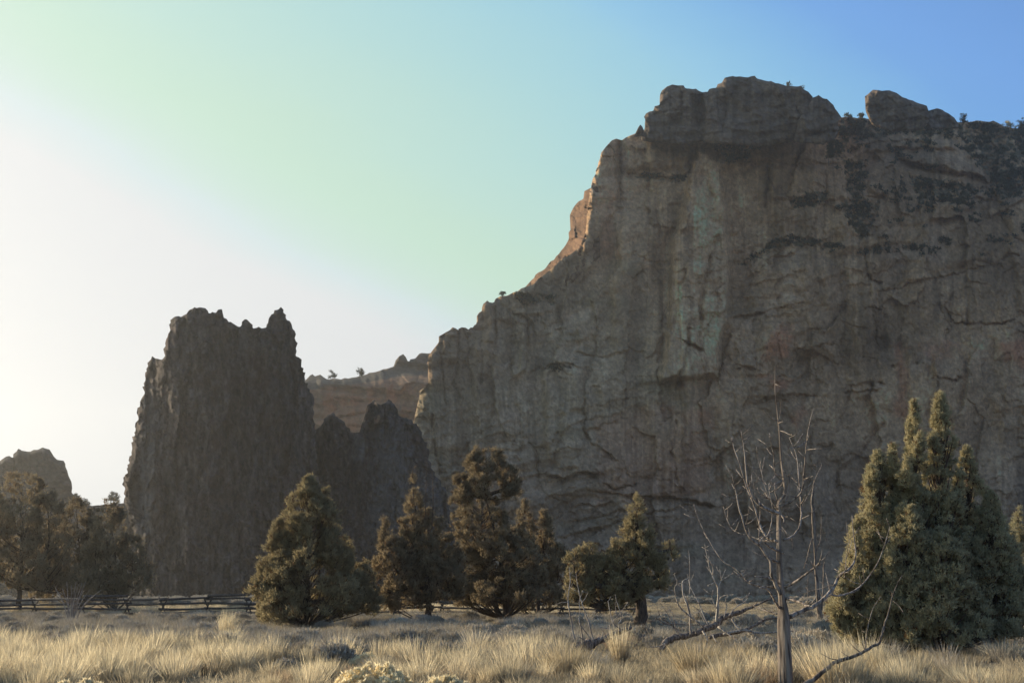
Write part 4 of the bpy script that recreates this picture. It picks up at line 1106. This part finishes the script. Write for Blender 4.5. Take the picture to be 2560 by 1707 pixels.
traced('fallen_log', 'large fallen trunk rising to the right with upright bare branches', 'fallen log', 30.0, (1665, 1622), [
    ('log', Cc((1170, 1060), (1250, 960), (1350, 905), (1480, 890), (1600, 850), (1700, 810), (1830, 750), (1900, 680), (2000, 640), (2130, 610)) + B((570, 920), (640, 900), (740, 850), (850, 800)),
     0, 0, 0, 2.0, 10, [10, 13, 12.5, 12, 11, 13, 13, 12, 11, 8.5, 6.5, 5, 4, 2.5]),
    ('log', Cc((1760, 905), (1900, 870), (2060, 850), (2200, 810), (2352, 730)) + B((760, 1005), (860, 1000)), 8.5, 3, .2, 1.0, 8),
    ('branch', B((380, 1140), (560, 1105), (680, 1130), (860, 1120), (1000, 1110)), 4, 1.5, .2, .4, 4),
    ('branch', Cc((1540, 870), (1535, 740), (1520, 600), (1480, 480), (1450, 380), (1445, 250), (1520, 212)), 4.6, 2, 0, .2, 3),
    ('branch', Cc((1525, 400), (1528, 200), (1525, 0), (1510, -120)), 1.3, .8, .3, .3, 3), ('branch', Cc((1750, 760), (1690, 650), (1640, 520), (1580, 400), (1530, 300), (1500, 160)), 2.4, .9, .1, .5, 4),
    ('branch', Cc((1705, 790), (1600, 710), (1480, 620), (1400, 540), (1370, 450), (1350, 330), (1380, 260), (1340, 160)), 3.4, .9, 0, -.5, 5),
    ('branch', Cc((1740, 770), (1690, 700), (1640, 600), (1560, 530)), 2.2, .9, -.1, -.5, 2), ('branch', Cc((1640, 510), (1600, 480), (1550, 462)), 1.8, 1, .2, -.1, 0),
    ('branch', Cc((1848, 720), (1852, 560), (1862, 450), (1862, 330), (1830, 262), (1740, 300)), 5, 2.2, .2, .2, 4),
    ('branch', Cc((1868, 310), (1900, 240), (1960, 200), (2030, 150)), 2.2, 1, .2, .1, 2), ('branch', Cc((1900, 230), (1880, 100)), 1.4, .8, .2, .3, 1),
    ('branch', Cc((1895, 235), (1955, 90)), 1.3, .7, .2, .3, 1), ('branch', Cc((1866, 490), (1900, 430), (1960, 412), (2030, 408)), 2.6, 1.2, .2, -.1, 2),
    ('branch', Cc((1845, 570), (1790, 450), (1800, 350)), 1.7, .8, .2, .1, 2), ('branch', Cc((1862, 330), (1800, 190), (1760, 90), (1735, -20), (1700, -200)), 2, .9, .2, .6, 5),
    ('branch', Cc((1805, 170), (1800, 80), (1760, 0), (1700, -60)), 2.4, 1, .3, .2, 2),
    ('branch', Cc((2020, 690), (2080, 780), (2160, 812)), 3, 1.6, .3, 0, 1), ('branch', Cc((1860, 780), (2000, 880), (2150, 970)), 3.4, 1.2, .2, -.4, 3),
    ('branch', Cc((1680, 830), (1720, 900), (1740, 960)), 3.2, 1.4, 0, -.4, 1), ('branch', Cc((1800, 880), (1820, 930), (1840, 965)), 2, 1.4, 0, -.4, 0),
    ('branch', Cc((2200, 830), (2280, 870), (2352, 940)) + B((760, 1240),), 2.4, .9, .4, 0, 2),
    ('branch', Cc((1600, 860), (1610, 760), (1590, 690)), 2.2, 1.0, 0, -.2, 1), ('branch', Cc((1990, 650), (2060, 560), (2180, 480), (2230, 380)), 2.0, .9, .2, .5, 3),
    ('branch', Cc((1420, 895), (1360, 780), (1330, 640), (1270, 560)), 2.2, .9, 0, -.3, 3), ('branch', Cc((1930, 670), (1960, 560), (1950, 470), (1990, 400)), 1.8, .9, 0, .2, 2),
    ('branch', Cc((1250, 960), (1180, 1010), (1040, 1020)), 2.6, 1.0, 0, -.2, 1), ('branch', Cc((1240, 980), (1180, 1100), (1150, 1190)), 2.2, 1.0, -.1, -.4, 1)], M_DEAD, 'fallen deadwood')
traced('fallen_log', 'shorter dark fallen trunk with thin pale upright shoots, left of the large one', 'fallen log', 30.5, (1440, 1622), [
    ('log', Cc((150, 1060), (230, 1050), (330, 1010), (400, 965), (520, 920), (620, 880), (720, 830), (840, 790)), 0, 0, 0, 1.6, 14, [30, 34, 22, 15, 13, 12, 9, 6]),
    ('branch', Cc((195, 1010), (150, 830), (120, 640), (95, 500), (97, 400), (120, 250), (110, 80)), 3, 1, 0, .1, 3), ('branch', Cc((92, 470), (65, 350)), 1.4, .7, 0, 0, 1),
    ('branch', Cc((265, 1010), (255, 830), (225, 700), (235, 600), (228, 480), (270, 350)), 2.6, .9, 0, -.2, 2),
    ('branch', Cc((395, 960), (350, 770), (300, 620), (250, 480), (200, 260), (190, 150)), 2.6, .9, .1, .3, 3), ('branch', Cc((385, 950), (300, 840), (240, 760), (215, 680)), 2, 1, 0, -.3, 1),
    ('branch', Cc((255, 500), (300, 440), (325, 380)), 1.4, .7, 0, 0, 1), ('branch', Cc((700, 800), (630, 740), (600, 650), (580, 560), (565, 480)), 2.3, 1.1, .3, .2, 2),
    ('branch', Cc((680, 750), (725, 680), (700, 580), (665, 480), (650, 400)), 1.8, .9, .3, .4, 1), ('branch', Cc((665, 662), (655, 560), (650, 490)), 1.5, .9, .2, .2, 0),
    ('branch', Cc((590, 880), (590, 760), (690, 650), (800, 490)), 1.6, .8, .3, .5, 2), ('branch', Cc((570, 800), (470, 790)), 1.5, .9, .2, -.1, 0),
    ('branch', Cc((90, 490), (0, 500), (-60, 530)), 1.4, .7, 0, .2, 1), ('branch', Cc((320, 960), (250, 915), (220, 900)), 1.8, 1, 0, -.3, 0),
    ('branch', Cc((610, 900), (700, 930), (860, 980)), 3, 1.2, .2, -.1, 2), ('branch', Cc((480, 930), (500, 880), (505, 840)), 3, 1, 0, 0, 0)], M_DEAD, 'fallen deadwood')
traced('fallen_branch', 'thin grey fallen branches in front of the narrow olive juniper', 'fallen branch', 38.0, (1680, 1595), [
    ('branch', Cc((1390, 880), (1320, 770), (1250, 720), (1180, 680)), 2, 2.4, 0, .3, 3), ('branch', Cc((1390, 880), (1300, 690), (1240, 590), (1170, 490)), 2, .8, 0, .4, 3),
    ('branch', Cc((1310, 760), (1220, 740), (1150, 690), (1100, 715), (1020, 720)), 2.6, 2, 0, -.2, 3), ('branch', Cc((1170, 650), (1150, 580), (1140, 520)), 2, .9, 0, 0, 1),
    ('branch', Cc((1800, 760), (1500, 755), (1300, 750)), 2.2, 2.2, .4, .2, 2), ('branch', Cc((800, 1110), (900, 990), (980, 880), (1040, 780)), 1.8, .8, -4, -3.5, 1)], M_DEAD, 'fallen deadwood')
# slim dead tree farther back
traced('dead_tree', 'slim broken dead tree standing in the distance behind the tall bare one', 'dead tree', 62.0, (2052, 1550), [
    ('trunk', B((1230, 1010), (1215, 860), (1195, 640), (1185, 420), (1170, 200), (1165, 60), (1160, -60), (1180, -220)), 0, 0, 0, 0, 24, [11, 9, 6, 5, 7, 7, 5, 2]),
    ('branch', B((1240, 960), (1255, 760), (1262, 560), (1270, 500)), 4, 1.6, 0, 0, 8), ('branch', B((1175, 170), (1190, 158), (1225, 155)), 2, 1, 0, 0, 2),
    ('branch', B((1185, 420), (1235, 300), (1240, 60)), 2, 1, 0, 0, 8), ('branch', B((1090, 560), (1125, 430), (1160, 300)), 1.6, 3, 0, 0, 6),
    ('branch', B((1195, 640), (1100, 500)), 1.4, .7, 0, 0, 3), ('branch', B((1120, 900), (1120, 700), (1130, 600)), 1.6, .8, 0, 0, 6),
    ('branch', B((1190, 300), (1230, 262), (1290, 265)), 1.5, .7, 0, 0, 3), ('branch', B((1280, 300), (1330, 410)), 1.3, .6, 0, 0, 3), ('branch', B((1200, 400), (1170, 470)), 1.6, .7, 0, 0, 2)], M_DEAD)
# bare stick shrub at the left
def stick_shrub():
    D = lambda *p: conv((0, 1400), 3.36, p)
    rr = random.Random(5); items = []
    tips = [(465, 230), (525, 240), (560, 180), (600, 210), (640, 180), (660, 200), (720, 180), (760, 240), (850, 250), (700, 260), (585, 300), (800, 290), (690, 190)]
    for i, t in enumerate(tips):
        x0 = 600 + (t[0] - 640) * .12 + rr.uniform(-12, 12)
        mid = ((x0 + t[0]) / 2 + (t[0] - x0) * rr.uniform(-.16, -.02), (480 + t[1]) / 2)
        items.append(('stem', D((x0, 520), mid, t), 2.4, .9, 0, rr.uniform(-.4, .4), 2))
    traced('bare_shrub', 'spray of thin bare pale stems standing in the left meadow', 'shrub', 58.0, (180, 1555), items, M_STICK)
stick_shrub()

# ------------------------------------------------------------------ rail fence
def fence(label, pts_px, Y0, gap_seed):
    """zigzag split-rail fence: pts_px are the corner pixels on the ground"""
    rr = random.Random(gap_seed)
    first = P(pts_px[0][0], HORIZON + 8, Y0)
    org = np.array([first[0], Y0, 0.0])
    root = tag(empty('rail_fence', org), label, 'fence', 'old split-rail fences behind the trees')
    prev = None
    for i, (px, dy) in enumerate(pts_px):
        Y = Y0 + dy
        p = np.array([(px - IW / 2) / F * Y * 1.0, Y, 0.0])
        p[2] = gz(p[0], p[1])
        for s_ in (-1, 1):
            g = Geo()
            g.tube(np.array([p + [s_ * .35, .1 * s_, -.2], p + [0, .05 * s_, .62], p + [-s_ * .30, -.1 * s_, 1.30]]), [.06, .055, .05], 6, .15)
            g.build('post', M_RAIL, root, org)
        if prev is not None:
            for k, z in enumerate((.22, .52, .82, 1.12)):
                if rr.random() < .22 and k < 3: continue
                g = Geo()
                a = prev + [0, (.06 if i % 2 else -.06), z + rr.uniform(-.05, .05)]; b = p + [0, (.06 if i % 2 else -.06), z + .06 + rr.uniform(-.07, .07)]
                d = (b - a) / np.linalg.norm(b - a)
                a = a - d * .3; b = b + d * .3
                m_ = (a + b) / 2 + [0, 0, rr.uniform(-.05, .03)]
                g.tube(smooth_path([a, m_, b], 3), np.linspace(.085, .06, 7), 7, .12)
                g.build('rail', M_RAIL, root, org)
            if i % 3 == 1:
                g = Geo()
                a = prev + [0, 0, 1.36]; b = p + [0, 0, 1.42]
                g.tube(smooth_path([a, (a + b) / 2, b], 3), np.linspace(.10, .08, 7), 7, .12)
                g.build('rail', M_RAIL, root, org)
        prev = p
fence('dark split-rail fence crossing behind the left meadow to the cone-shaped juniper', [(-60, 6), (20, 3), (120, 5), (235, 2), (345, 3.2), (432, 1), (540, 3), (640, 1.5), (735, 3.5)], 76, 1)
fence('low split-rail fence glimpsed behind the trunks of the middle junipers', [(800, 3), (895, 5), (1000, 3.5), (1110, 5.5), (1215, 3), (1310, 1), (1400, 3.5), (1490, 1.5), (1580, 4)], 76, 2)

# ------------------------------------------------------------------ grass and shrubs
def clump(name, rn, nb, rad, h, w_, lean, ca, cb, mat, seg=3, droop=.5):
    """blades of dry grass growing from one tuft"""
    a = rn.uniform(0, 2 * math.pi, nb); r = rad * np.sqrt(rn.random(nb))
    p0 = np.stack([np.cos(a) * r, np.sin(a) * r, np.zeros(nb)], 1)
    ln = lean * (0.25 + r / rad) * rn.uniform(.4, 1.5, nb)
    az = a + rn.normal(0, .5, nb)
    dirh = np.stack([np.cos(az), np.sin(az), np.zeros(nb)], 1)
    H = h * rn.uniform(.45, 1.1, nb) * (1 - .25 * r / rad)
    sa = rn.uniform(0, math.pi, nb); side = np.stack([np.cos(sa), np.sin(sa), np.zeros(nb)], 1) * w_ / 2
    V = []; Ccol = []
    for s_ in range(seg + 1):
        t = s_ / seg
        c = p0 + dirh * (ln * H * (t * .6 + droop * t * t))[:, None] + np.array([0, 0, 1.0]) * (H * t * (1 - .12 * t * ln))[:, None]
        ww = (1 - t) ** .7 if s_ == seg else 1 - .35 * t
        V += [c - side * ww, c + side * ww]
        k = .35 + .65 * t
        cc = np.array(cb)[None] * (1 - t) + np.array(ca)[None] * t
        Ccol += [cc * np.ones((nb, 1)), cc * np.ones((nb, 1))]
    V = np.stack(V, 1).reshape(-1, 3); Ccol = np.stack(Ccol, 1)
    Ccol = (Ccol * rn.uniform(.72, 1.25, (nb, 1, 1))).reshape(-1, 3)
    m = 2 * (seg + 1)
    base = (np.arange(nb) * m)[:, None]
    f = []
    for s_ in range(seg):
        q = np.array([2 * s_, 2 * s_ + 1, 2 * s_ + 3, 2 * s_ + 2])
        f.append(base + q[None])
    F4 = np.concatenate(f)
    return mesh_data(name, V, np.concatenate([F4[:, [0, 1, 2]], F4[:, [0, 2, 3]]]), mat, Ccol)

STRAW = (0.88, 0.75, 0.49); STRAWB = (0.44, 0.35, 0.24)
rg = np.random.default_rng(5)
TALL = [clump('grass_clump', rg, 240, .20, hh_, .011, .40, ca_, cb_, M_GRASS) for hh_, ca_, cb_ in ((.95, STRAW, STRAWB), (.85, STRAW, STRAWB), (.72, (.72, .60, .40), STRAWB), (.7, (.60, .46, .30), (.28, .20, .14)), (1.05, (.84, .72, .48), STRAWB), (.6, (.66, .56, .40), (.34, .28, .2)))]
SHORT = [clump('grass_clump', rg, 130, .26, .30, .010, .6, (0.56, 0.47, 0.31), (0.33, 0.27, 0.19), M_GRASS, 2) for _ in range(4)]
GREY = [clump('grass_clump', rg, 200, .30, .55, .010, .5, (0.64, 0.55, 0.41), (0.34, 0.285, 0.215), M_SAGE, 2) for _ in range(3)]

def sage(rn, r, h, n, ca, cb, tip=0.07, mat=None, K=4):
    a = rn.uniform(0, 2 * math.pi, n); e = np.arcsin(rn.random(n) ** .8)
    rad = rn.uniform(.65, 1, n)
    d = np.stack([np.cos(a) * np.cos(e), np.sin(a) * np.cos(e), np.sin(e)], 1)
    lump = 1 + .22 * (vn(d[:, 0] * 3 + 9, d[:, 1] * 3 + d[:, 2] * 2, 5) * 2 - 1)
    C = d * np.array([r, r, h]) * (rad * lump)[:, None]
    V, f = tufts(C, d * .6 + np.array([0, 0, .6]), rn.uniform(.7, 1.3, n) * tip, K, .22, .35, rn)
    t = np.repeat(rn.random(n) * .5 + .5 * rad, 3 * K)[:, None]
    return mesh_data('shrub', V, f, mat or M_SAGE, np.array(ca)[None] * t + np.array(cb)[None] * (1 - t))
SAGE = [sage(rg, .5, .55, 900, (0.54, 0.47, 0.36), (0.24, 0.20, 0.16), .10) for _ in range(3)]

def scatter(name, label, cat, meshes, pts, scl, seedv):
    """one object: geometry nodes place the clump meshes on points"""
    rn = np.random.default_rng(seedv)
    n = len(pts)
    me = bpy.data.meshes.new(name)
    me.vertices.add(n); me.vertices.foreach_set('co', np.asarray(pts, np.float32).ravel())
    for nm, typ, val in (('rot', 'FLOAT_VECTOR', np.stack([rn.normal(0, .10, n), rn.normal(0, .10, n) , rn.uniform(0, 6.283, n)], 1)),
                         ('scl', 'FLOAT_VECTOR', scl), ('pick', 'INT', rn.integers(0, len(meshes), n))):
        at = me.attributes.new(nm, typ, 'POINT')
        at.data.foreach_set('vector' if typ == 'FLOAT_VECTOR' else 'value', np.asarray(val, np.float32 if typ != 'INT' else np.int32).ravel())
    o = link(name, me)
    ng = bpy.data.node_groups.new(name, 'GeometryNodeTree')
    ng.interface.new_socket('Geometry', in_out='INPUT', socket_type='NodeSocketGeometry')
    ng.interface.new_socket('Geometry', in_out='OUTPUT', socket_type='NodeSocketGeometry')
    N = ng.nodes; L = ng.links
    gi = N.new('NodeGroupInput'); go = N.new('NodeGroupOutput')
    iop = N.new('GeometryNodeInstanceOnPoints')
    jn = N.new('GeometryNodeJoinGeometry')
    for m_ in reversed(meshes):
        src = bpy.data.objects.new('clump_source', m_)      # never linked to the scene: only a datablock to instance
        oi = N.new('GeometryNodeObjectInfo'); oi.inputs['Object'].default_value = src
        oi.inputs['As Instance'].default_value = True
        L.new(oi.outputs['Geometry'], jn.inputs[0])
    def attr(nm, t):
        a = N.new('GeometryNodeInputNamedAttribute'); a.data_type = t; a.inputs['Name'].default_value = nm; return a
    L.new(gi.outputs[0], iop.inputs['Points']); L.new(jn.outputs[0], iop.inputs['Instance'])
    iop.inputs['Pick Instance'].default_value = True
    L.new(attr('pick', 'INT').outputs['Attribute'], iop.inputs['Instance Index'])
    L.new(attr('rot', 'FLOAT_VECTOR').outputs['Attribute'], iop.inputs['Rotation'])
    L.new(attr('scl', 'FLOAT_VECTOR').outputs['Attribute'], iop.inputs['Scale'])
    L.new(iop.outputs[0], go.inputs[0])
    md = o.modifiers.new('scatter', 'NODES'); md.node_group = ng
    tag(o, label, cat, kind='stuff')
    return o

def field(n, y0, y1, power, seed, keep, margin=1.15):
    rn = np.random.default_rng(seed)
    Y = y0 * (y1 / y0) ** (rn.random(n) ** power)
    X = (rn.random(n) * 2 - 1) * .466 * Y * margin
    px = X / Y * F + IW / 2
    k = keep(X, Y, px) * (logs_clear(px, Y) if seed in (33, 34) else 1) > rn.random(n)
    X, Y, px = X[k], Y[k], px[k]
    return X, Y, px, rn

def logs_clear(px, Y):
    # thin cover where the fallen trunks lie and in front of the dead tree's foot
    return np.where((px > 1400) & (px < 1800) & (Y > 21.5) & (Y < 36), .12, 1.0) * np.where((px > 1905) & (px < 2020) & (Y < 20.2), 0.0, 1.0) \
        * np.where((px > 845) & (px < 1180) & (Y < 19.6), .08, 1.0) * np.where((px > 870) & (px < 960) & (Y < 24), .3, 1.0) * np.where(px > 2070, .45, 1.0)

def mk(X, Y): return np.stack([X, Y, ground_z(X, Y) - .02], 1)
# how far the tall pale grass reaches, by picture column
reach = lambda px: np.interp(px, [0, 300, 600, 760, 900, 1300, 1500, 1700, 2000, 2100, 2300, 2560], [35, 31, 33, 27, 29, 27, 20, 20, 20, 21, 20, 20])
def k_tall(X, Y, px):
    base = sst(0.55 + 2.2 * fbm(X / 1.6, Y / 1.6, 2, 701)) * sst(.8 + 1.2 * fbm(X / 5, Y / 7, 2, 702))
    return base * sst((reach(px) + 6 - Y) / 9) * logs_clear(px, Y)
X, Y, px, rn = field(9000, 17.5, 60, .9, 31, k_tall)
sz = rn.uniform(.65, 1.15, len(X)) * (0.85 + .3 * fbm(X / 4, Y / 4, 2, 9))
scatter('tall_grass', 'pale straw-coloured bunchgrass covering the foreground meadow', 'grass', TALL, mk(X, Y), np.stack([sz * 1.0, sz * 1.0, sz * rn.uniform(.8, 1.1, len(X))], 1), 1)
X, Y, px, rn = field(9000, 17.5, 190, .8, 32, lambda X, Y, px: sst(.7 + fbm(X / 3, Y / 3, 2, 711)))
sz = rn.uniform(.7, 1.3, len(X)) * np.interp(Y, [18, 60, 190], [1, 1.1, 2.4])
scatter('short_grass', 'short dry grass between the clumps and under the trees', 'grass', SHORT, mk(X, Y), np.stack([sz, sz, sz * np.interp(Y, [18, 60, 190], [1, .8, .4])], 1), 2)
X, Y, px, rn = field(5200, 24, 78, 1.0, 33, lambda X, Y, px: sst(.55 + 1.2 * fbm(X / 4, Y / 4, 2, 721)) * sst((Y - reach(px) + 9) / 10) * np.where(px > 1500, .45, 1))
sz = rn.uniform(.7, 1.3, len(X))
scatter('grey_grass', 'greyish dead grass and low brush in the middle of the meadow', 'grass', GREY, mk(X, Y), np.stack([sz, sz, sz], 1), 3)
X, Y, px, rn = field(900, 22, 74, 1.0, 34, lambda X, Y, px: sst(.35 + 1.4 * fbm(X / 5, Y / 5, 2, 731)) * sst((Y - reach(px) + 7) / 8) * np.where(px > 2050, .3, 1))
sz = rn.uniform(.5, 1.15, len(X))
scatter('sagebrush', 'low grey sagebrush scattered in front of the trees', 'brush', SAGE, mk(X, Y), np.stack([sz, sz, sz * .85], 1), 4)

rnb = np.random.default_rng(55)
Yb = rnb.uniform(125, 240, 1100); Xb = rnb.uniform(-.52, .52, 1100) * Yb
kb = fbm(Xb / 14, Yb / 14, 3, 741) > -.1
sz = rnb.uniform(.8, 2.4, len(Xb))[kb]
scatter('distant_brush', 'dull brush along the foot of the cliffs', 'brush', SAGE, mk(Xb[kb], Yb[kb]), np.stack([sz * 1.3, sz * 1.3, sz * .8], 1), 5)
rnc = np.random.default_rng(56)
Yc_ = rnc.uniform(80, 98, 420); Xc_ = (rnc.uniform(0, 1650, 420) - IW / 2) / F * Yc_
kc = fbm(Xc_ / 3, Yc_ / 3, 2, 751) > .05
sz = rnc.uniform(.6, 1.2, 420)[kc]
scatter('grass_behind_fence', 'pale grass tufts glowing behind the rail fence', 'grass', TALL, mk(Xc_[kc], Yc_[kc]), np.stack([sz * 1.5, sz * 1.5, sz], 1), 6)
# tussocks that stand out one by one
tmesh = {k: clump('grass_tussock', rg, nb, r_, h_, .009, ln, ca, cb, M_GRASS, 4) for k, nb, r_, h_, ln, ca, cb in (
    ('round', 900, .34, .62, .55, (0.58, 0.44, 0.30), (0.28, 0.20, 0.15)), ('tall', 420, .16, 1.15, .22, STRAW, STRAWB),
    ('wide', 900, .36, .85, .50, (0.70, 0.57, 0.35), STRAWB), ('fan', 520, .28, .50, 1.0, STRAW, STRAWB))}
GT = 'single grass tussocks in the meadow'
for kind, px_, py_, s_, lab in [
    ('round', 1312, 1652, 1.05, 'round brownish grass tussock between the rabbitbrush mound and the short fallen log'),
    ('tall', 1552, 1655, 1.0, 'tall thin upright grass tuft just right of the short fallen log'),
    ('wide', 1415, 1690, 1.0, 'bright wide grass tussock below the root end of the short fallen log'),
    ('wide', 1745, 1690, 1.0, 'bright wide grass tussock left of the tall bare dead tree'),
    ('wide', 1860, 1668, .8, 'smaller bright tussock touching the left side of the dead tree trunk'),
    ('tall', 2190, 1700, .8, 'upright pale tuft behind the long fallen limb at lower right'),
    ('fan', 2515, 1652, 1.15, 'low fan-shaped tussock beside the shadow at the right edge'),
    ('tall', 566, 1602, 1.1, 'tall isolated pale tuft in the grey brush left of the cone-shaped juniper'),
    ('wide', 300, 1650, 1.1, 'bright bushy tussock in the left foreground'),
    ('round', 1545, 1618, 1.0, 'soft rounded tussock at the foot of the narrow olive juniper')]:
    g = G(px_, py_); g[2] = gz(g[0], g[1]) - .02
    o = link('grass_tussock', tmesh[kind], None, g)
    o.scale = (s_, s_, s_); o.rotation_euler = (0, 0, R.uniform(0, 6))
    tag(o, lab, 'grass tussock', GT)

# rabbitbrush with cream seed heads
def rabbitbrush(px_, py_, r_, h_, label, seed):
    rn = np.random.default_rng(seed)
    g = G(px_, py_); g[2] = gz(g[0], g[1])
    root = tag(empty('rabbitbrush', g), label, 'shrub', 'rabbitbrush with cream seed heads')
    n = 1500
    a = rn.uniform(0, 2 * math.pi, n); rr_ = np.sqrt(rn.random(n))
    lump = .34 * fbm(np.cos(a) * rr_ * 4 + seed, np.sin(a) * rr_ * 4, 3, seed)
    z = h_ * (np.sqrt(np.clip(1 - (rr_ * .93) ** 2, 0, 1)) * (1 + lump * 1.5))
    C = np.stack([np.cos(a) * rr_ * r_, np.sin(a) * rr_ * r_, z], 1)
    C[:, :2] *= (1 + lump)[:, None]
    V, f = tufts(C, np.tile([0, 0, 1.0], (n, 1)) + C / (r_ * 3), rn.uniform(.6, 1.2, n) * .05, 9, .30, .7, rn)
    col = np.repeat(rn.uniform(.8, 1.15, (n, 1)) * np.array([[0.88, 0.76, 0.50]]), 27, 0)
    link('seed_heads', mesh_data('seed_heads', V, f, M_BRUSH, col), root)
    gm = Geo()
    for i in range(160):
        c = C[i]; b0 = np.array([c[0] * .15, c[1] * .15, -.05])
        gm.tube(np.array([b0, (b0 + c) / 2 + [0, 0, -.04], c]), [.008, .006, .004], 3)
    gm.build('stems', M_STICK, root)
rabbitbrush(940, 1765, .55, .47, 'largest cream-topped rabbitbrush mound at the bottom, left of centre', 61)
rabbitbrush(1115, 1780, .38, .42, 'cream-topped rabbitbrush cut by the bottom edge, right of the largest one', 62)
rabbitbrush(912, 1664, .34, .26, 'small cream rabbitbrush standing behind the largest mound', 63)
rabbitbrush(200, 1775, .36, .36, 'low cream rabbitbrush at the bottom edge, far left', 64)

# stump and pale stone
def lump(name, px_, py_, r_, h_, col, label, cat, seed, mat):
    rn = np.random.default_rng(seed); g = G(px_, py_); g[2] = gz(g[0], g[1])
    nu, nv = 18, 9
    V = []
    for i in range(nv + 1):
        e = i / nv * math.pi / 2
        for j in range(nu):
            a = j / nu * 2 * math.pi
            k = 1 + .22 * (vn(np.array([math.cos(a) * 1.7 + seed]), np.array([math.sin(a) * 1.7 + e * 2]), seed)[0] * 2 - 1)
            V.append((math.cos(a) * math.cos(e) ** .6 * r_ * k, math.sin(a) * math.cos(e) ** .6 * r_ * k, h_ * math.sin(e) * k - .05))
    V = np.array(V); f = []
    for i in range(nv):
        for j in range(nu):
            f.append((i * nu + j, i * nu + (j + 1) % nu, (i + 1) * nu + (j + 1) % nu, (i + 1) * nu + j))
    o = link(name, mesh_data(name, V, f, mat, np.tile(np.array(col), (len(V), 1)), True), None, g)
    tag(o, label, cat)
lump('stump', 2050, 1628, .28, .42, (.06, .04, .03), 'dark rotten stump in the grass right of the dead tree trunk', 'stump', 3, M_BARK)
lump('stone', 1481, 1632, .14, .17, (.6, .54, .48), 'small pale stone shining in the grass beside the short fallen log', 'stone', 4, M_TUFF)

# ------------------------------------------------------------------ haze
def haze():
    lo = np.array([-1600, -100, -1.5]); hi = np.array([1600, 1600, 260.0])
    V = [(x, y, z) for x in (lo[0], hi[0]) for y in (lo[1], hi[1]) for z in (lo[2], hi[2])]
    f = [(0, 1, 3, 2), (4, 6, 7, 5), (0, 4, 5, 1), (2, 3, 7, 6), (0, 2, 6, 4), (1, 5, 7, 3)]
    m = bpy.data.materials.new('haze'); m.use_nodes = True
    n = m.node_tree.nodes; n.clear()
    o = n.new('ShaderNodeOutputMaterial'); v = n.new('ShaderNodeVolumePrincipled')
    v.inputs['Color'].default_value = (0.92, 0.91, 0.88, 1)
    v.inputs['Density'].default_value = 0.00018
    v.inputs['Anisotropy'].default_value = 0.65
    m.node_tree.links.new(v.outputs[0], o.inputs['Volume'])
    ob = link('haze', mesh_data('haze', V, f, m))
    tag(ob, 'thin bright haze in the air', kind='stuff')
haze()

#print('TRIS', sum(len(o.data.polygons) for o in bpy.data.objects if o.type == 'MESH' and o.users_collection))
